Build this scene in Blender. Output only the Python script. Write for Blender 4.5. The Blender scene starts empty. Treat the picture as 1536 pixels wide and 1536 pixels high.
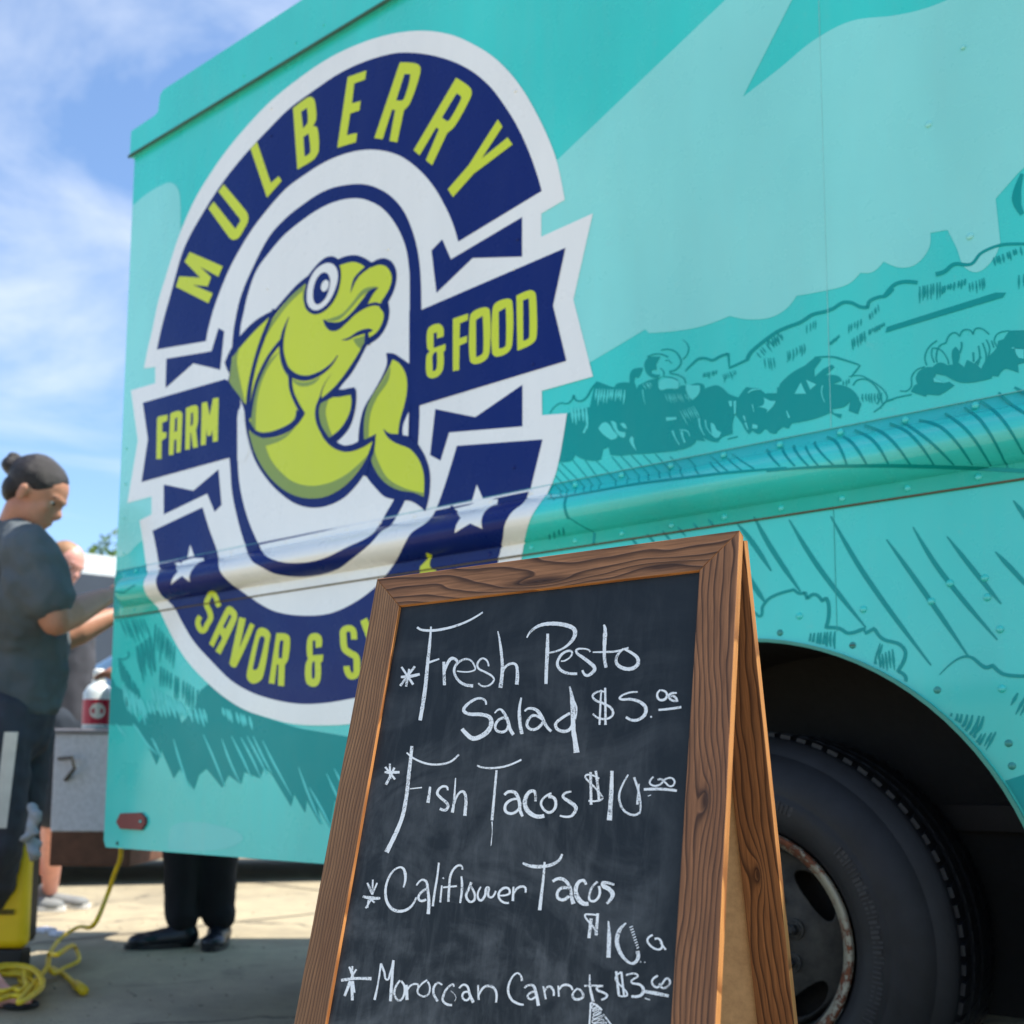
import bpy, bmesh, math, random
from mathutils import Vector, Matrix, noise
from mathutils.geometry import tessellate_polygon
C = bpy.context.scene
R_ = math.radians
random.seed(7)

# ------------------------------------------------------------------ camera
F, CX, CY, CAMH = 1640.0, 768.0, 983.0, 0.70
XA = Vector((0.78646302, 0.06516408, 0.61419017))
YA = Vector((0.61762189, -0.0900143, -0.781307))
ZA = Vector((0.00437275, 0.99380635, -0.11103968))
RC = Matrix((XA, YA, ZA))                      # camera axes -> world
CAM = Vector((0, 0, CAMH))
cd = bpy.data.cameras.new("camera"); cam = bpy.data.objects.new("camera", cd)
C.collection.objects.link(cam); C.camera = cam
cam.matrix_world = Matrix.Translation(CAM) @ RC.to_4x4()
cd.sensor_width = 36; cd.lens = F/1536*36; cd.shift_y = (CY-768)/1536; cd.clip_start = .02; cd.clip_end = 3000
cd.dof.use_dof = True; cd.dof.focus_distance = 1.22; cd.dof.aperture_fstop = 6.4

# ------------------------------------------------------------------ world, sun, exposure
SUN_EL, SX, SY = 61.5, 0.77, 0.64
W = bpy.data.worlds.new("World"); C.world = W; W.use_nodes = True
wn = W.node_tree; wn.nodes.clear()
def wnode(t, **k):
    n = wn.nodes.new(t)
    for a, b in k.items(): setattr(n, a, b)
    return n
sky = wnode('ShaderNodeTexSky', sky_type='NISHITA', sun_disc=False)
sky.sun_elevation = R_(SUN_EL); sky.sun_rotation = math.atan2(SX, SY); sky.air_density = 1.0; sky.dust_density = .35; sky.ozone_density = 3.0
tc = wnode('ShaderNodeTexCoord'); mp = wnode('ShaderNodeMapping'); mp.inputs['Scale'].default_value = (1.2, 1.2, 3.6); mp.inputs['Rotation'].default_value = (0.25, 0.2, 0.3)
nz = wnode('ShaderNodeTexNoise'); nz.inputs['Scale'].default_value = 1.9; nz.inputs['Detail'].default_value = 7; nz.inputs['Roughness'].default_value = .58; nz.inputs['Distortion'].default_value = .7
cr = wnode('ShaderNodeValToRGB'); cr.color_ramp.elements[0].position = .47; cr.color_ramp.elements[1].position = .80; cr.color_ramp.elements[0].color = (.03, .03, .03, 1)
mx = wnode('ShaderNodeMix', data_type='RGBA'); mx.inputs[7].default_value = (4.5, 4.75, 5.1, 1)
bg = wnode('ShaderNodeBackground'); bg.inputs[1].default_value = .13
ow = wnode('ShaderNodeOutputWorld')
L = wn.links.new
L(tc.outputs['Generated'], mp.inputs[0]); L(mp.outputs[0], nz.inputs[0]); L(nz.outputs[0], cr.inputs[0])
mm = wnode('ShaderNodeMath', operation='MULTIPLY'); mm.inputs[1].default_value = .8
L(cr.outputs[0], mm.inputs[0]); L(mm.outputs[0], mx.inputs[0]); tn = wnode('ShaderNodeMix', data_type='RGBA', blend_type='MULTIPLY'); tn.inputs[0].default_value = 1; tn.inputs[7].default_value = (.86, .94, 1.0, 1); L(sky.outputs[0], tn.inputs[6]); L(tn.outputs[2], mx.inputs[6]); L(mx.outputs[2], bg.inputs[0]); L(bg.outputs[0], ow.inputs[0])
sl = bpy.data.lights.new("sun", 'SUN'); sl.energy = 4.6; sl.angle = R_(.55); sl.color = (1, .945, .86)
so = bpy.data.objects.new("sun", sl); C.collection.objects.link(so)
ce = math.cos(R_(SUN_EL)); SD = Vector((SX*ce, SY*ce, math.sin(R_(SUN_EL)))).normalized()
so.rotation_euler = SD.to_track_quat('Z', 'Y').to_euler(); so.location = (5, 5, 12)
C.view_settings.view_transform = 'Standard'; C.view_settings.look = 'None'
C.view_settings.exposure = 0.96; C.view_settings.gamma = 1
C.render.engine = 'CYCLES'

# ------------------------------------------------------------------ helpers
def lin(c): return tuple(((v/255)/12.92 if v <= 10 else (((v/255)+.055)/1.055)**2.4) for v in c)+(1,)
WM = {}
def link(o, parent=None, M=None):
    C.collection.objects.link(o); M = M or Matrix.Identity(4)
    WM[o.name] = M
    if parent: o.parent = parent; o.matrix_basis = WM[parent.name].inverted() @ M
    else: o.matrix_basis = M
    return o
def tag(o, label=None, cat=None, group=None, kind=None):
    for k, v in (('label', label), ('category', cat), ('group', group), ('kind', kind)):
        if v: o[k] = v
    return o
def thing(name, loc, label, cat, group=None):
    o = bpy.data.objects.new(name, None); o.empty_display_size = .1
    link(o, None, Matrix.Translation(Vector(loc))); return tag(o, label, cat, group)
def obj(name, bm, mat, parent=None, M=None, smooth=False):
    me = bpy.data.meshes.new(name); bmesh.ops.recalc_face_normals(bm, faces=bm.faces)
    bm.to_mesh(me); bm.free()
    for m in (mat if isinstance(mat, (list, tuple)) else [mat]): me.materials.append(m)
    if smooth:
        for p in me.polygons: p.use_smooth = True
    return link(bpy.data.objects.new(name, me), parent, M)
def bx(bm, x0, x1, y0, y1, z0, z1, mi=0, M=None):
    vs = [bm.verts.new(Vector(p) if M is None else M @ Vector(p)) for p in
          ((x0,y0,z0),(x1,y0,z0),(x1,y1,z0),(x0,y1,z0),(x0,y0,z1),(x1,y0,z1),(x1,y1,z1),(x0,y1,z1))]
    for f in ((0,3,2,1),(4,5,6,7),(0,1,5,4),(1,2,6,5),(2,3,7,6),(3,0,4,7)):
        bm.faces.new([vs[i] for i in f]).material_index = mi
def bev(o, w=.003, n=2):
    m = o.modifiers.new('bevel', 'BEVEL'); m.width = w; m.segments = n; m.limit_method = 'ANGLE'; return o
def tube(bm, pts, r, n=8, cap=True):
    pts = [Vector(p) for p in pts]; rs = r if isinstance(r, (list, tuple)) else [r]*len(pts); rings = []
    for i, p in enumerate(pts):
        d = (pts[min(i+1, len(pts)-1)]-pts[max(i-1, 0)]).normalized()
        a = d.orthogonal().normalized() if i == 0 else (a-d*a.dot(d)).normalized()
        b = d.cross(a)
        rings.append([bm.verts.new(p+(a*math.cos(2*math.pi*k/n)+b*math.sin(2*math.pi*k/n))*rs[i]) for k in range(n)])
    for q, s in zip(rings, rings[1:]):
        for k in range(n): bm.faces.new((q[k], q[(k+1) % n], s[(k+1) % n], s[k]))
    if cap: bm.faces.new(rings[0][::-1]); bm.faces.new(rings[-1])
def lathe(bm, prof, n, O, ax, a, b, mi=None):
    """prof: (axial, radius) list; O origin, ax axis, a,b perpendicular"""
    rings = []
    for t, r in prof:
        rings.append([bm.verts.new(O+ax*t+(a*math.cos(2*math.pi*k/n)+b*math.sin(2*math.pi*k/n))*max(r, 1e-4)) for k in range(n)])
    for i, (q, s) in enumerate(zip(rings, rings[1:])):
        for k in range(n):
            f = bm.faces.new((q[k], q[(k+1) % n], s[(k+1) % n], s[k]))
            if mi: f.material_index = mi[i]
    return rings
def crv(pts, closed=True, seg=6):
    """pts (x,y,corner) -> dense polyline through them; corners stay sharp"""
    n = len(pts); out = []
    P = [Vector(p[:2]) for p in pts]
    for i in range(n if closed else n-1):
        a, b = i, (i+1) % n; p, q = P[a], P[b]; Ln = (q-p).length
        if Ln < 1e-9: continue
        def tan(k, end):
            if pts[k][2] or (not closed and k in (0, n-1)): return None
            t = (P[(k+1) % n]-P[k-1])
            return t.normalized()*Ln if t.length > 1e-9 else None
        ta, tb = tan(a, 0), tan(b, 1)
        if ta is None and tb is None: out.append(p); continue
        if ta is None: ta = (q-p)*1.5-tb*.5
        if tb is None: tb = (q-p)*1.5-ta*.5
        for s in range(seg):
            t = s/seg; h = t*t
            out.append(p*(2*h*t-3*h+1)+ta*(h*t-2*h+t)+q*(3*h-2*h*t)+tb*(h*t-h))
    if not closed: out.append(P[-1])
    return out
def P(s, crop=None):
    """'x,y x,yc' in the pixels of a 1536-wide crop (x0,y0,w) -> pixel points of the whole picture"""
    x0, y0, w = crop if crop else (0, 0, 1536); k = w/1536
    r = []
    for t in s.split():
        c = t.endswith('c'); a, b = t.rstrip('c').split(',')
        r.append((x0+float(a)*k, y0+float(b)*k, c))
    return r
def ray(px, py): return RC @ Vector((px-CX, -(py-CY), -F))
def at(px, py, d): return CAM+ray(px, py)*(d/F)           # point at camera depth d
def gnd(px, py, z=0): r = ray(px, py); return CAM+r*((z-CAMH)/r.z)

# ------------------------------------------------------------------ materials
MATS = {}
class NT:
    def __init__(s, name):
        s.m = bpy.data.materials.new(name); s.m.use_nodes = True; s.t = s.m.node_tree; s.b = s.t.nodes['Principled BSDF']; s.L = s.t.links.new
    def n(s, t, **k):
        x = s.t.nodes.new(t)
        for a, b in k.items():
            if isinstance(a, str) and hasattr(x, a): setattr(x, a, b)
        return x
    def math(s, op, a, b=None, c=None, clamp=False):
        x = s.n('ShaderNodeMath', operation=op, use_clamp=clamp)
        for i, v in enumerate((a, b, c)):
            if v is None: continue
            if hasattr(v, 'is_linked'): s.L(v, x.inputs[i])
            else: x.inputs[i].default_value = v
        return x.outputs[0]
    def noise(s, vec, scale, detail=3, rough=.5, dist=0):
        x = s.n('ShaderNodeTexNoise'); x.inputs['Scale'].default_value = scale; x.inputs['Detail'].default_value = detail
        x.inputs['Roughness'].default_value = rough; x.inputs['Distortion'].default_value = dist
        if vec is not None: s.L(vec, x.inputs[0])
        return x.outputs[0]
    def map(s, vec, sc=(1,1,1), rot=(0,0,0), loc=(0,0,0)):
        x = s.n('ShaderNodeMapping'); x.inputs['Scale'].default_value = sc; x.inputs['Rotation'].default_value = rot; x.inputs['Location'].default_value = loc; s.L(vec, x.inputs[0]); return x.outputs[0]
    def ramp(s, v, stops):
        x = s.n('ShaderNodeValToRGB'); e = x.color_ramp.elements
        while len(e) < len(stops): e.new(.5)
        for i, (p, c) in enumerate(stops): e[i].position = p; e[i].color = c if not isinstance(c, (int, float)) else (c, c, c, 1)
        s.L(v, x.inputs[0]); return x.outputs[0]
    def mix(s, f, a, b, blend='MIX'):
        x = s.n('ShaderNodeMix', data_type='RGBA', blend_type=blend)
        for i, v in ((0, f), (6, a), (7, b)):
            if hasattr(v, 'is_linked'): s.L(v, x.inputs[i])
            else: x.inputs[i].default_value = v
        return x.outputs[2]
    def pos(s): return s.n('ShaderNodeNewGeometry').outputs['Position']
    def oco(s): return s.n('ShaderNodeTexCoord').outputs['Object']
    def bump(s, h, st, d=.01):
        x = s.n('ShaderNodeBump'); x.inputs['Strength'].default_value = st; x.inputs['Distance'].default_value = d
        s.L(h, x.inputs['Height']); s.L(x.outputs[0], s.b.inputs['Normal']); return x
    def set(s, **k):
        for a, v in k.items():
            i = s.b.inputs[a.replace('_', ' ')]
            if hasattr(v, 'is_linked'): s.L(v, i)
            else: i.default_value = v
        return s
def simple(name, rgb, rough=.6, metal=0, var=.12, scale=14, bump=0, **k):
    t = NT(name); c = rgb if len(rgb) == 4 else lin(rgb); n = t.noise(t.pos(), scale, 4)
    d = tuple(x*(1-var) for x in c[:3])+(1,); u = tuple(min(1, x*(1+var)) for x in c[:3])+(1,)
    t.set(Base_Color=t.ramp(n, [(.3, d), (.7, u)]), Roughness=rough, Metallic=metal, **k)
    if bump: t.bump(t.noise(t.pos(), scale*6, 4), bump)
    return t.m
def paint(name, rgb, rough=.3, dirt=.10, dusty=1., ior=1.5, coat=0.):
    """glossy vinyl wrap / body paint on slightly uneven sheet metal"""
    t = NT(name); p = t.pos(); c = lin(rgb)
    big = t.noise(t.map(p, (1, 1, .35)), 2.3, 4, .55); fine = t.noise(t.map(p, (30, 30, 3.2)), 1, 5, .6)
    spots = t.ramp(t.noise(p, 46, 5, .7), [(.62, 0.0), (.75, 1.0)])
    dk = tuple(x*(1-dirt) for x in c[:3])+(1,); lt = tuple(min(1, x*(1+dirt*.7)) for x in c[:3])+(1,)
    col = t.ramp(big, [(.3, dk), (.68, lt)])
    dust = lin((176, 184, 172))
    col = t.mix(t.math('MULTIPLY', t.ramp(fine, [(.45, 0.), (.75, 1.)]), .045*dusty), col, dust)
    col = t.mix(t.math('MULTIPLY', spots, .10*dusty), col, dust)
    t.set(Base_Color=col, Roughness=t.ramp(t.noise(p, 9, 5, .6), [(.3, rough*.8), (.7, rough*1.45)]), IOR=ior, Coat_Weight=coat, Coat_Roughness=.10, Coat_IOR=1.6)
    h = t.math('ADD', t.math('MULTIPLY', t.noise(t.map(p, (1.0, 1, .6)), 2.4, 2, .4), 1.0), t.math('MULTIPLY', t.noise(p, 11, 3, .5), .10))
    t.bump(h, .75, .020)
    t.m.diffuse_color = c; return t.m
TEAL = paint('teal_paint', (54, 216, 204), .26, .12, 1., 1.5, .5); LIGHT = paint('mural_light_vinyl', (142, 232, 222), .26, .12, 1., 1.5, .6); DARK = paint('mural_dark_vinyl', (0, 156, 152), .3, .06, .3, 1.36); HAZE = paint('mural_mid_vinyl', (84, 222, 214))
WHITE = paint('logo_white_vinyl', (248, 247, 240), .26, .05, 1., 1.5, .6); NAVY = paint('logo_navy_vinyl', (6, 32, 106), .25, .06, .2, 1.33)
LIME = paint('logo_lime_vinyl', (214, 226, 40), .3, .05, .4); OLIVE = paint('logo_olive_vinyl', (140, 162, 70), .3, .05, .4)
BLACK = simple('black_undercoat', (16, 17, 18), .8, var=.3, bump=.3); CHASSIS = simple('grimy_chassis_steel', (26, 24, 23), .7, .2, var=.5)

# ------------------------------------------------------------------ truck side surface
D = 1.86                      # distance of the truck's flat side from the camera foot
XR, XF = -3.02, 2.6           # rear and front end of the body
ZT, ZB = CAMH+1.984, CAMH-.213
ZS, ZF0, ZB0, ZB1, ZF1 = CAMH+.483, CAMH+.484, CAMH+.508, CAMH+.606, CAMH+.627   # seam, flange, bulge, flange top
PROT = .050
def off(x, z):
    """how far the pressed rub rail stands proud of the flat side at (x, z)"""
    if z < ZS or z > ZF1: return 0.
    b = .0030
    if ZB0 < z < ZB1:
        t = (z-ZB0)/(ZB1-ZB0); s = min(1, max(0, (x-(XR+.050))/.045)); s = math.sqrt(max(0, 1-(1-s)**2))
        b += PROT*(math.sin(math.pi*t**.92)**.72)*s
    return b
def onside(px, py):
    r = ray(px, py); y = D
    for _ in range(12):
        p = CAM+r*(y/r.y); y = y*.4+.6*(D-off(p.x, p.z))
    return p.x, p.z
ZCUTS = [ZS, ZF0]+[ZB0+(ZB1-ZB0)*(.5-.5*math.cos(math.pi*i/22)) for i in range(23)]+[ZF1]
XCUTS = [XR+.050+.045*i/8 for i in range(9)]
def drape(bm, lo):
    """cut the flat sheet along the rail's folds and press it over the rail"""
    zs = [v.co.z for v in bm.verts]; z0, z1 = min(zs), max(zs); x0 = min(v.co.x for v in bm.verts)
    if z1 > ZS and z0 < ZF1:
        for z in ZCUTS:
            if z0 < z < z1: bmesh.ops.bisect_plane(bm, geom=bm.verts[:]+bm.edges[:]+bm.faces[:], plane_co=(0, 0, z), plane_no=(0, 0, 1))
        for x in XCUTS:
            if x0 < x: bmesh.ops.bisect_plane(bm, geom=bm.verts[:]+bm.edges[:]+bm.faces[:], plane_co=(x, 0, 0), plane_no=(1, 0, 0))
    for v in bm.verts: v.co.y = D-off(v.co.x, v.co.z)-lo-v.co.y
AC, AR = Vector((-.93, 0, CAMH-.282)), .541
CLIP = [(XR+.002, None), (None, ZB+.002)]
REG = []
def mat_at(px, py):
    best = (-1, TEAL)
    for ly, mt, q in REG:
        if ly > best[0] and px > q[1] and px < q[2] and py > q[3] and py < q[4]:
            c = False; a = q[0]; j = len(a)-1
            for i in range(len(a)):
                if (a[i][1] > py) != (a[j][1] > py) and px < (a[j][0]-a[i][0])*(py-a[i][1])/(a[j][1]-a[i][1])+a[i][0]: c = not c
                j = i
            if c: best = (ly, mt)
    return best[1]
def polys(name, items, mat, layer, parent, split=True):
    """items: pixel outlines ('p', pts) filled, or ('s', pts, w0, w1, w2) tapering brush strokes"""
    if split and len(items) > 1:
        for k, it in enumerate(items): o = polys(name, [it], mat, layer+k*.02, parent)
        return o
    tot = bmesh.new()
    for i, it in enumerate(items):
        bm = bmesh.new(); e = (i % 23)*1.2e-5
        if it[0] == 'p':
            pts = crv(it[1]); REG.append((layer, mat, ([tuple(q) for q in pts], min(q.x for q in pts), max(q.x for q in pts), min(q.y for q in pts), max(q.y for q in pts)))); co = [Vector((*onside(*p), 0)) for p in pts]
            vs = [bm.verts.new((c.x, e, c.y)) for c in co]
            for tri in tessellate_polygon([co]):
                if len(set(tri)) == 3:
                    try: bm.faces.new([vs[k] for k in tri])
                    except ValueError: pass
        else:
            pts = crv(it[1], False, 8); n = len(pts); ws = it[2]; row = []
            for k, p in enumerate(pts):
                d = (pts[min(k+1, n-1)]-pts[max(k-1, 0)]); d = d.normalized() if d.length > 1e-6 else Vector((1, 0)); q = Vector((-d.y, d.x))
                t = k/(n-1)*(len(ws)-1); a = min(int(t), len(ws)-2); w = (ws[a]*(1-(t-a))+ws[a+1]*(t-a))/2
                row.append([bm.verts.new((x, e, z)) for x, z in (onside(*(p+q*w)), onside(*(p-q*w)))])
            for a, b in zip(row, row[1:]):
                if all((Vector((v.co.x-AC.x, v.co.z-AC.z)).length > AR+.004) for v in a+b): bm.faces.new((a[0], a[1], b[1], b[0]))
            bmesh.ops.delete(bm, geom=[v for v in bm.verts if not v.link_faces], context='VERTS')
            if not bm.verts: bm.free(); continue
        for lim in CLIP:
            if lim[0] is not None: bmesh.ops.bisect_plane(bm, geom=bm.verts[:]+bm.edges[:]+bm.faces[:], plane_co=(lim[0], 0, 0), plane_no=(-1, 0, 0), clear_outer=True)
            else: bmesh.ops.bisect_plane(bm, geom=bm.verts[:]+bm.edges[:]+bm.faces[:], plane_co=(0, 0, lim[1]), plane_no=(0, 0, -1), clear_outer=True)
        if len(bm.verts): drape(bm, layer*.00032+.0006)
        me = bpy.data.meshes.new('t'); bm.to_mesh(me); bm.free(); tot.from_mesh(me); bpy.data.meshes.remove(me)
    for f in tot.faces:
        if f.normal.y > 0: f.normal_flip()
    me = bpy.data.meshes.new(name); tot.to_mesh(me); tot.free(); me.materials.append(mat)
    for p in me.polygons: p.use_smooth = False
    return link(bpy.data.objects.new(name, me), parent)

truck = thing('food_truck', ((XR+XF)/2, D+1, 0), 'teal food truck wrapped with a landscape mural and a round navy fish emblem', 'food truck')
YF = D+2.0
AC, AR = Vector((-.93, 0, CAMH-.282)), .541
def plate(outl, y0, y1, mat, name, parent, holes=()):
    bm = bmesh.new(); co = [Vector((x, z, 0)) for x, z in outl]
    a = [bm.verts.new((x, y0, z)) for x, z in outl]; b = [bm.verts.new((x, y1, z)) for x, z in outl]
    for t in tessellate_polygon([co]):
        bm.faces.new([a[k] for k in t]); bm.faces.new([b[k] for k in t][::-1])
    n = len(a)
    for i in range(n): bm.faces.new((a[i], a[(i+1) % n], b[(i+1) % n], b[i]))
    return obj(name, bm, mat, parent)
plate([(XR, ZS), (XF, ZS), (XF, ZT+.02), (XR, ZT+.02)], D, D+.03, TEAL, 'upper_side_panel', truck)
arc = []
for i in range(49):
    a = math.pi*i/48; p = (AC.x+AR*math.cos(a), AC.z+AR*math.sin(a)); arc.append(p)
low = [(XR, ZS-.0015), (XR, ZB+.02), (XR+.012, ZB)]+[(AC.x-AR, ZB)]+arc[::-1]+[(AC.x+AR, ZB), (XF, ZB), (XF, ZS-.0015)]
plate(low, D, D+.012, TEAL, 'lower_side_panel', truck)
# flange with the pressed rub rail
bm = bmesh.new(); v = [bm.verts.new(p) for p in ((XR, 0, ZS), (XF, 0, ZS), (XF, 0, ZF1), (XR, 0, ZF1))]; bm.faces.new(v); drape(bm, 0)
rail = obj('rub_rail', bm, TEAL, truck); rail.modifiers.new('t', 'SOLIDIFY').thickness = .0008; rail.modifiers[0].offset = 1
for p in rail.data.polygons: p.use_smooth = True
bm = bmesh.new(); bx(bm, XR+.01, XF, D-.0042, D-.0003, ZS-.0032, ZS-.0003); obj('seam_sealant', bm, simple('old_brown_sealant', (96, 84, 62), .8), truck)
bm = bmesh.new(); bx(bm, XR, XF, D-.002, D-.0003, ZF1+.0002, ZF1+.0013); obj('flange_edge', bm, simple('pale_edge', (110, 190, 182), .5), truck)
# roof cap: traced silhouette at the rear end, drip rail under it
zr = CAMH
cap = [(XR-.012, ZT), (XF, ZT), (XF, zr+2.146), (-2.86, zr+2.146), (-2.876, zr+2.135), (-2.884, zr+2.082), (-2.90, zr+2.076), (-3.03, zr+2.072), (XR-.012, zr+2.06)]
plate(cap, D-.010, D+.03, TEAL, 'roof_side_band', truck)
bm = bmesh.new(); bx(bm, XR-.014, XF, D-.016, D-.0105, ZT-.004, ZT+.004); obj('drip_seam', bm, simple('dark_green_seam', (62, 100, 80), .8), truck)
bm = bmesh.new(); bx(bm, -2.86, XF, D+.03, YF-.03, zr+2.09, zr+2.145); bx(bm, XR-.01, -2.862, D+.03, YF-.03, zr+2.03, zr+2.07); obj('roof', bm, TEAL, truck)
bm = bmesh.new(); bx(bm, -2.90, -2.887, D+.004, D+.03, zr+2.088, zr+2.112); bev(obj('marker_light', bm, simple('red_lens', (190, 40, 34), .3), truck), .003)
bm = bmesh.new(); bx(bm, XR, XR+.03, D+.031, YF-.031, ZB+.02, zr+2.03); bx(bm, XR, XF, YF-.03, YF, ZB, zr+2.09); bx(bm, XF-.03, XF, D+.031, YF-.031, ZB, zr+2.09)
obj('rear_far_and_front_walls', bm, TEAL, truck).name = 'body_shell'
bm = bmesh.new(); bx(bm, XR+.031, XF-.031, D+.45, YF-.031, ZB+.14, ZB+.17); bx(bm, XR+.031, AC.x-AR-.03, D+.031, D+.449, ZB+.14, ZB+.17); bx(bm, AC.x+AR+.03, XF-.031, D+.031, D+.449, ZB+.14, ZB+.17)
for x in (-2.4, -1.9, -.1, .6, 1.4): bx(bm, x, x+.07, D+.04, YF-.04, ZB+.05, ZB+.139)
for y in (D+.55, D+1.35): bx(bm, -2.7, XF-.2, y, y+.08, ZB-.06, ZB+.049)
obj('chassis', bm, CHASSIS, truck)
bm = bmesh.new(); bx(bm, -2.42, -2.02, D+.35, D+.55, ZB-.055, ZB+.03); bx(bm, -2.0, -1.6, D+.30, D+.75, ZB-.10, ZB+.04); obj('underbody_tank', bm, simple('rusty_brown_tank', (38, 24, 17), .8, var=.5), truck)
# wheel well liner
bm = bmesh.new(); n = 40; rr = []
for y in (D+.0125, D+.42):
    rr.append([bm.verts.new((AC.x+(AR+.004)*math.cos(R_(-18+216*k/n)), y, AC.z+(AR+.004)*math.sin(R_(-18+216*k/n)))) for k in range(n+1)])
for k in range(n): bm.faces.new((rr[0][k], rr[0][k+1], rr[1][k+1], rr[1][k]))
bm.faces.new(rr[1][::-1]); obj('wheel_well', bm, BLACK, truck)
bm = bmesh.new()
for a, b, z, h in ((-1.2, 0.3, .60, .05), (-.52, .3, .42, .015), (-.50, .4, .22, .09)): bx(bm, a, b, D+.40, D+.415, z, z+h)
bx(bm, -.47, -.40, D+.33, D+.395, .24, .34)
obj('frame_bracket', bm, simple('grey_frame_steel', (26, 25, 25), .6, .4, .4), truck)
bm = bmesh.new(); pr = [bm.verts.new((AC.x+r*math.cos(math.pi*k/48), D-.004, AC.z+r*math.sin(math.pi*k/48))) for r in (AR-.006, AR+.0) for k in range(49)]
for k in range(48): bm.faces.new((pr[k], pr[k+1], pr[k+50], pr[k+49]))
o = obj('arch_lip', bm, simple('worn_arch_edge', (70, 150, 130), .5), truck); o.modifiers.new('s', 'SOLIDIFY').thickness = .014; o.modifiers[0].offset = 0

# ------------------------------------------------------------------ printed mural on the side
A = (180,20,400); B = (500,20,400); CC = (180,380,400); DD = (500,300,400); E = (180,700,400); FF = (500,600,400); G = (330,370,330); H = (330,560,330); K = (440,370,180)
P1 = (820,500,200); P2 = (1000,500,200); P3 = (1100,380,240); P4 = (1320,440,216); P5 = (160,880,200); P6 = (160,1050,360); M7 = (820,0,716); P8 = (780,560,400); R7 = (1150,350,386); L8 = (1100,700,436)
def p(s, c=None): return ('p', P(s, c))
def st(s, c, *w): k = c[2]/1536; ws = [x*k for x in (w if len(w) > 1 else (w[0], w[0]))]; return ('s', P(s, c), ws)
def hatch(c, x0, y0, x1, y1, n, dx, dy, w, jit=.3, curve=0):
    r = []
    for i in range(n):
        t = (i+.5+random.uniform(-jit, jit))/n; x = x0+(x1-x0)*t; y = y0+(y1-y0)*t; q = random.uniform(.65, 1.15)
        r.append(st(f'{x},{y} {x+dx*q*.5+curve},{y+dy*q*.5} {x+dx*q},{y+dy*q}', c, w*.4, w, w*.2))
    return r
art = polys('mural_light_shape', [
    p('-260,760c 40,510c 575,0c 760,-190c 900,-190c 790,0c 632,312c 750,220 860,130 980,68 1120,50 1210,30 1290,0 1500,-90c 1900,-120c 1900,450c 1536,540c 1515,560c 1445,640c 1460,780c 1440,830 1390,875 1345,860 1320,800 1290,740c 1235,750c 1230,800 1190,850 1140,862 1085,842c 1050,875 1010,878c 970,915 900,935 805,952c 770,995 720,1022 650,1028 590,1017c 500,1050 420,1065 330,1072c 318,1060c 225,1116c 100,1190c -160,1100c', M7),
    p('170,330c 199,309c 220,291 240,279 256,274 267,283 271,307 272,346 300,500c 300,800c 250,815 235,800c 212,812 201,822c 190,832 165,838c')], LIGHT, 0, truck)
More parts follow.
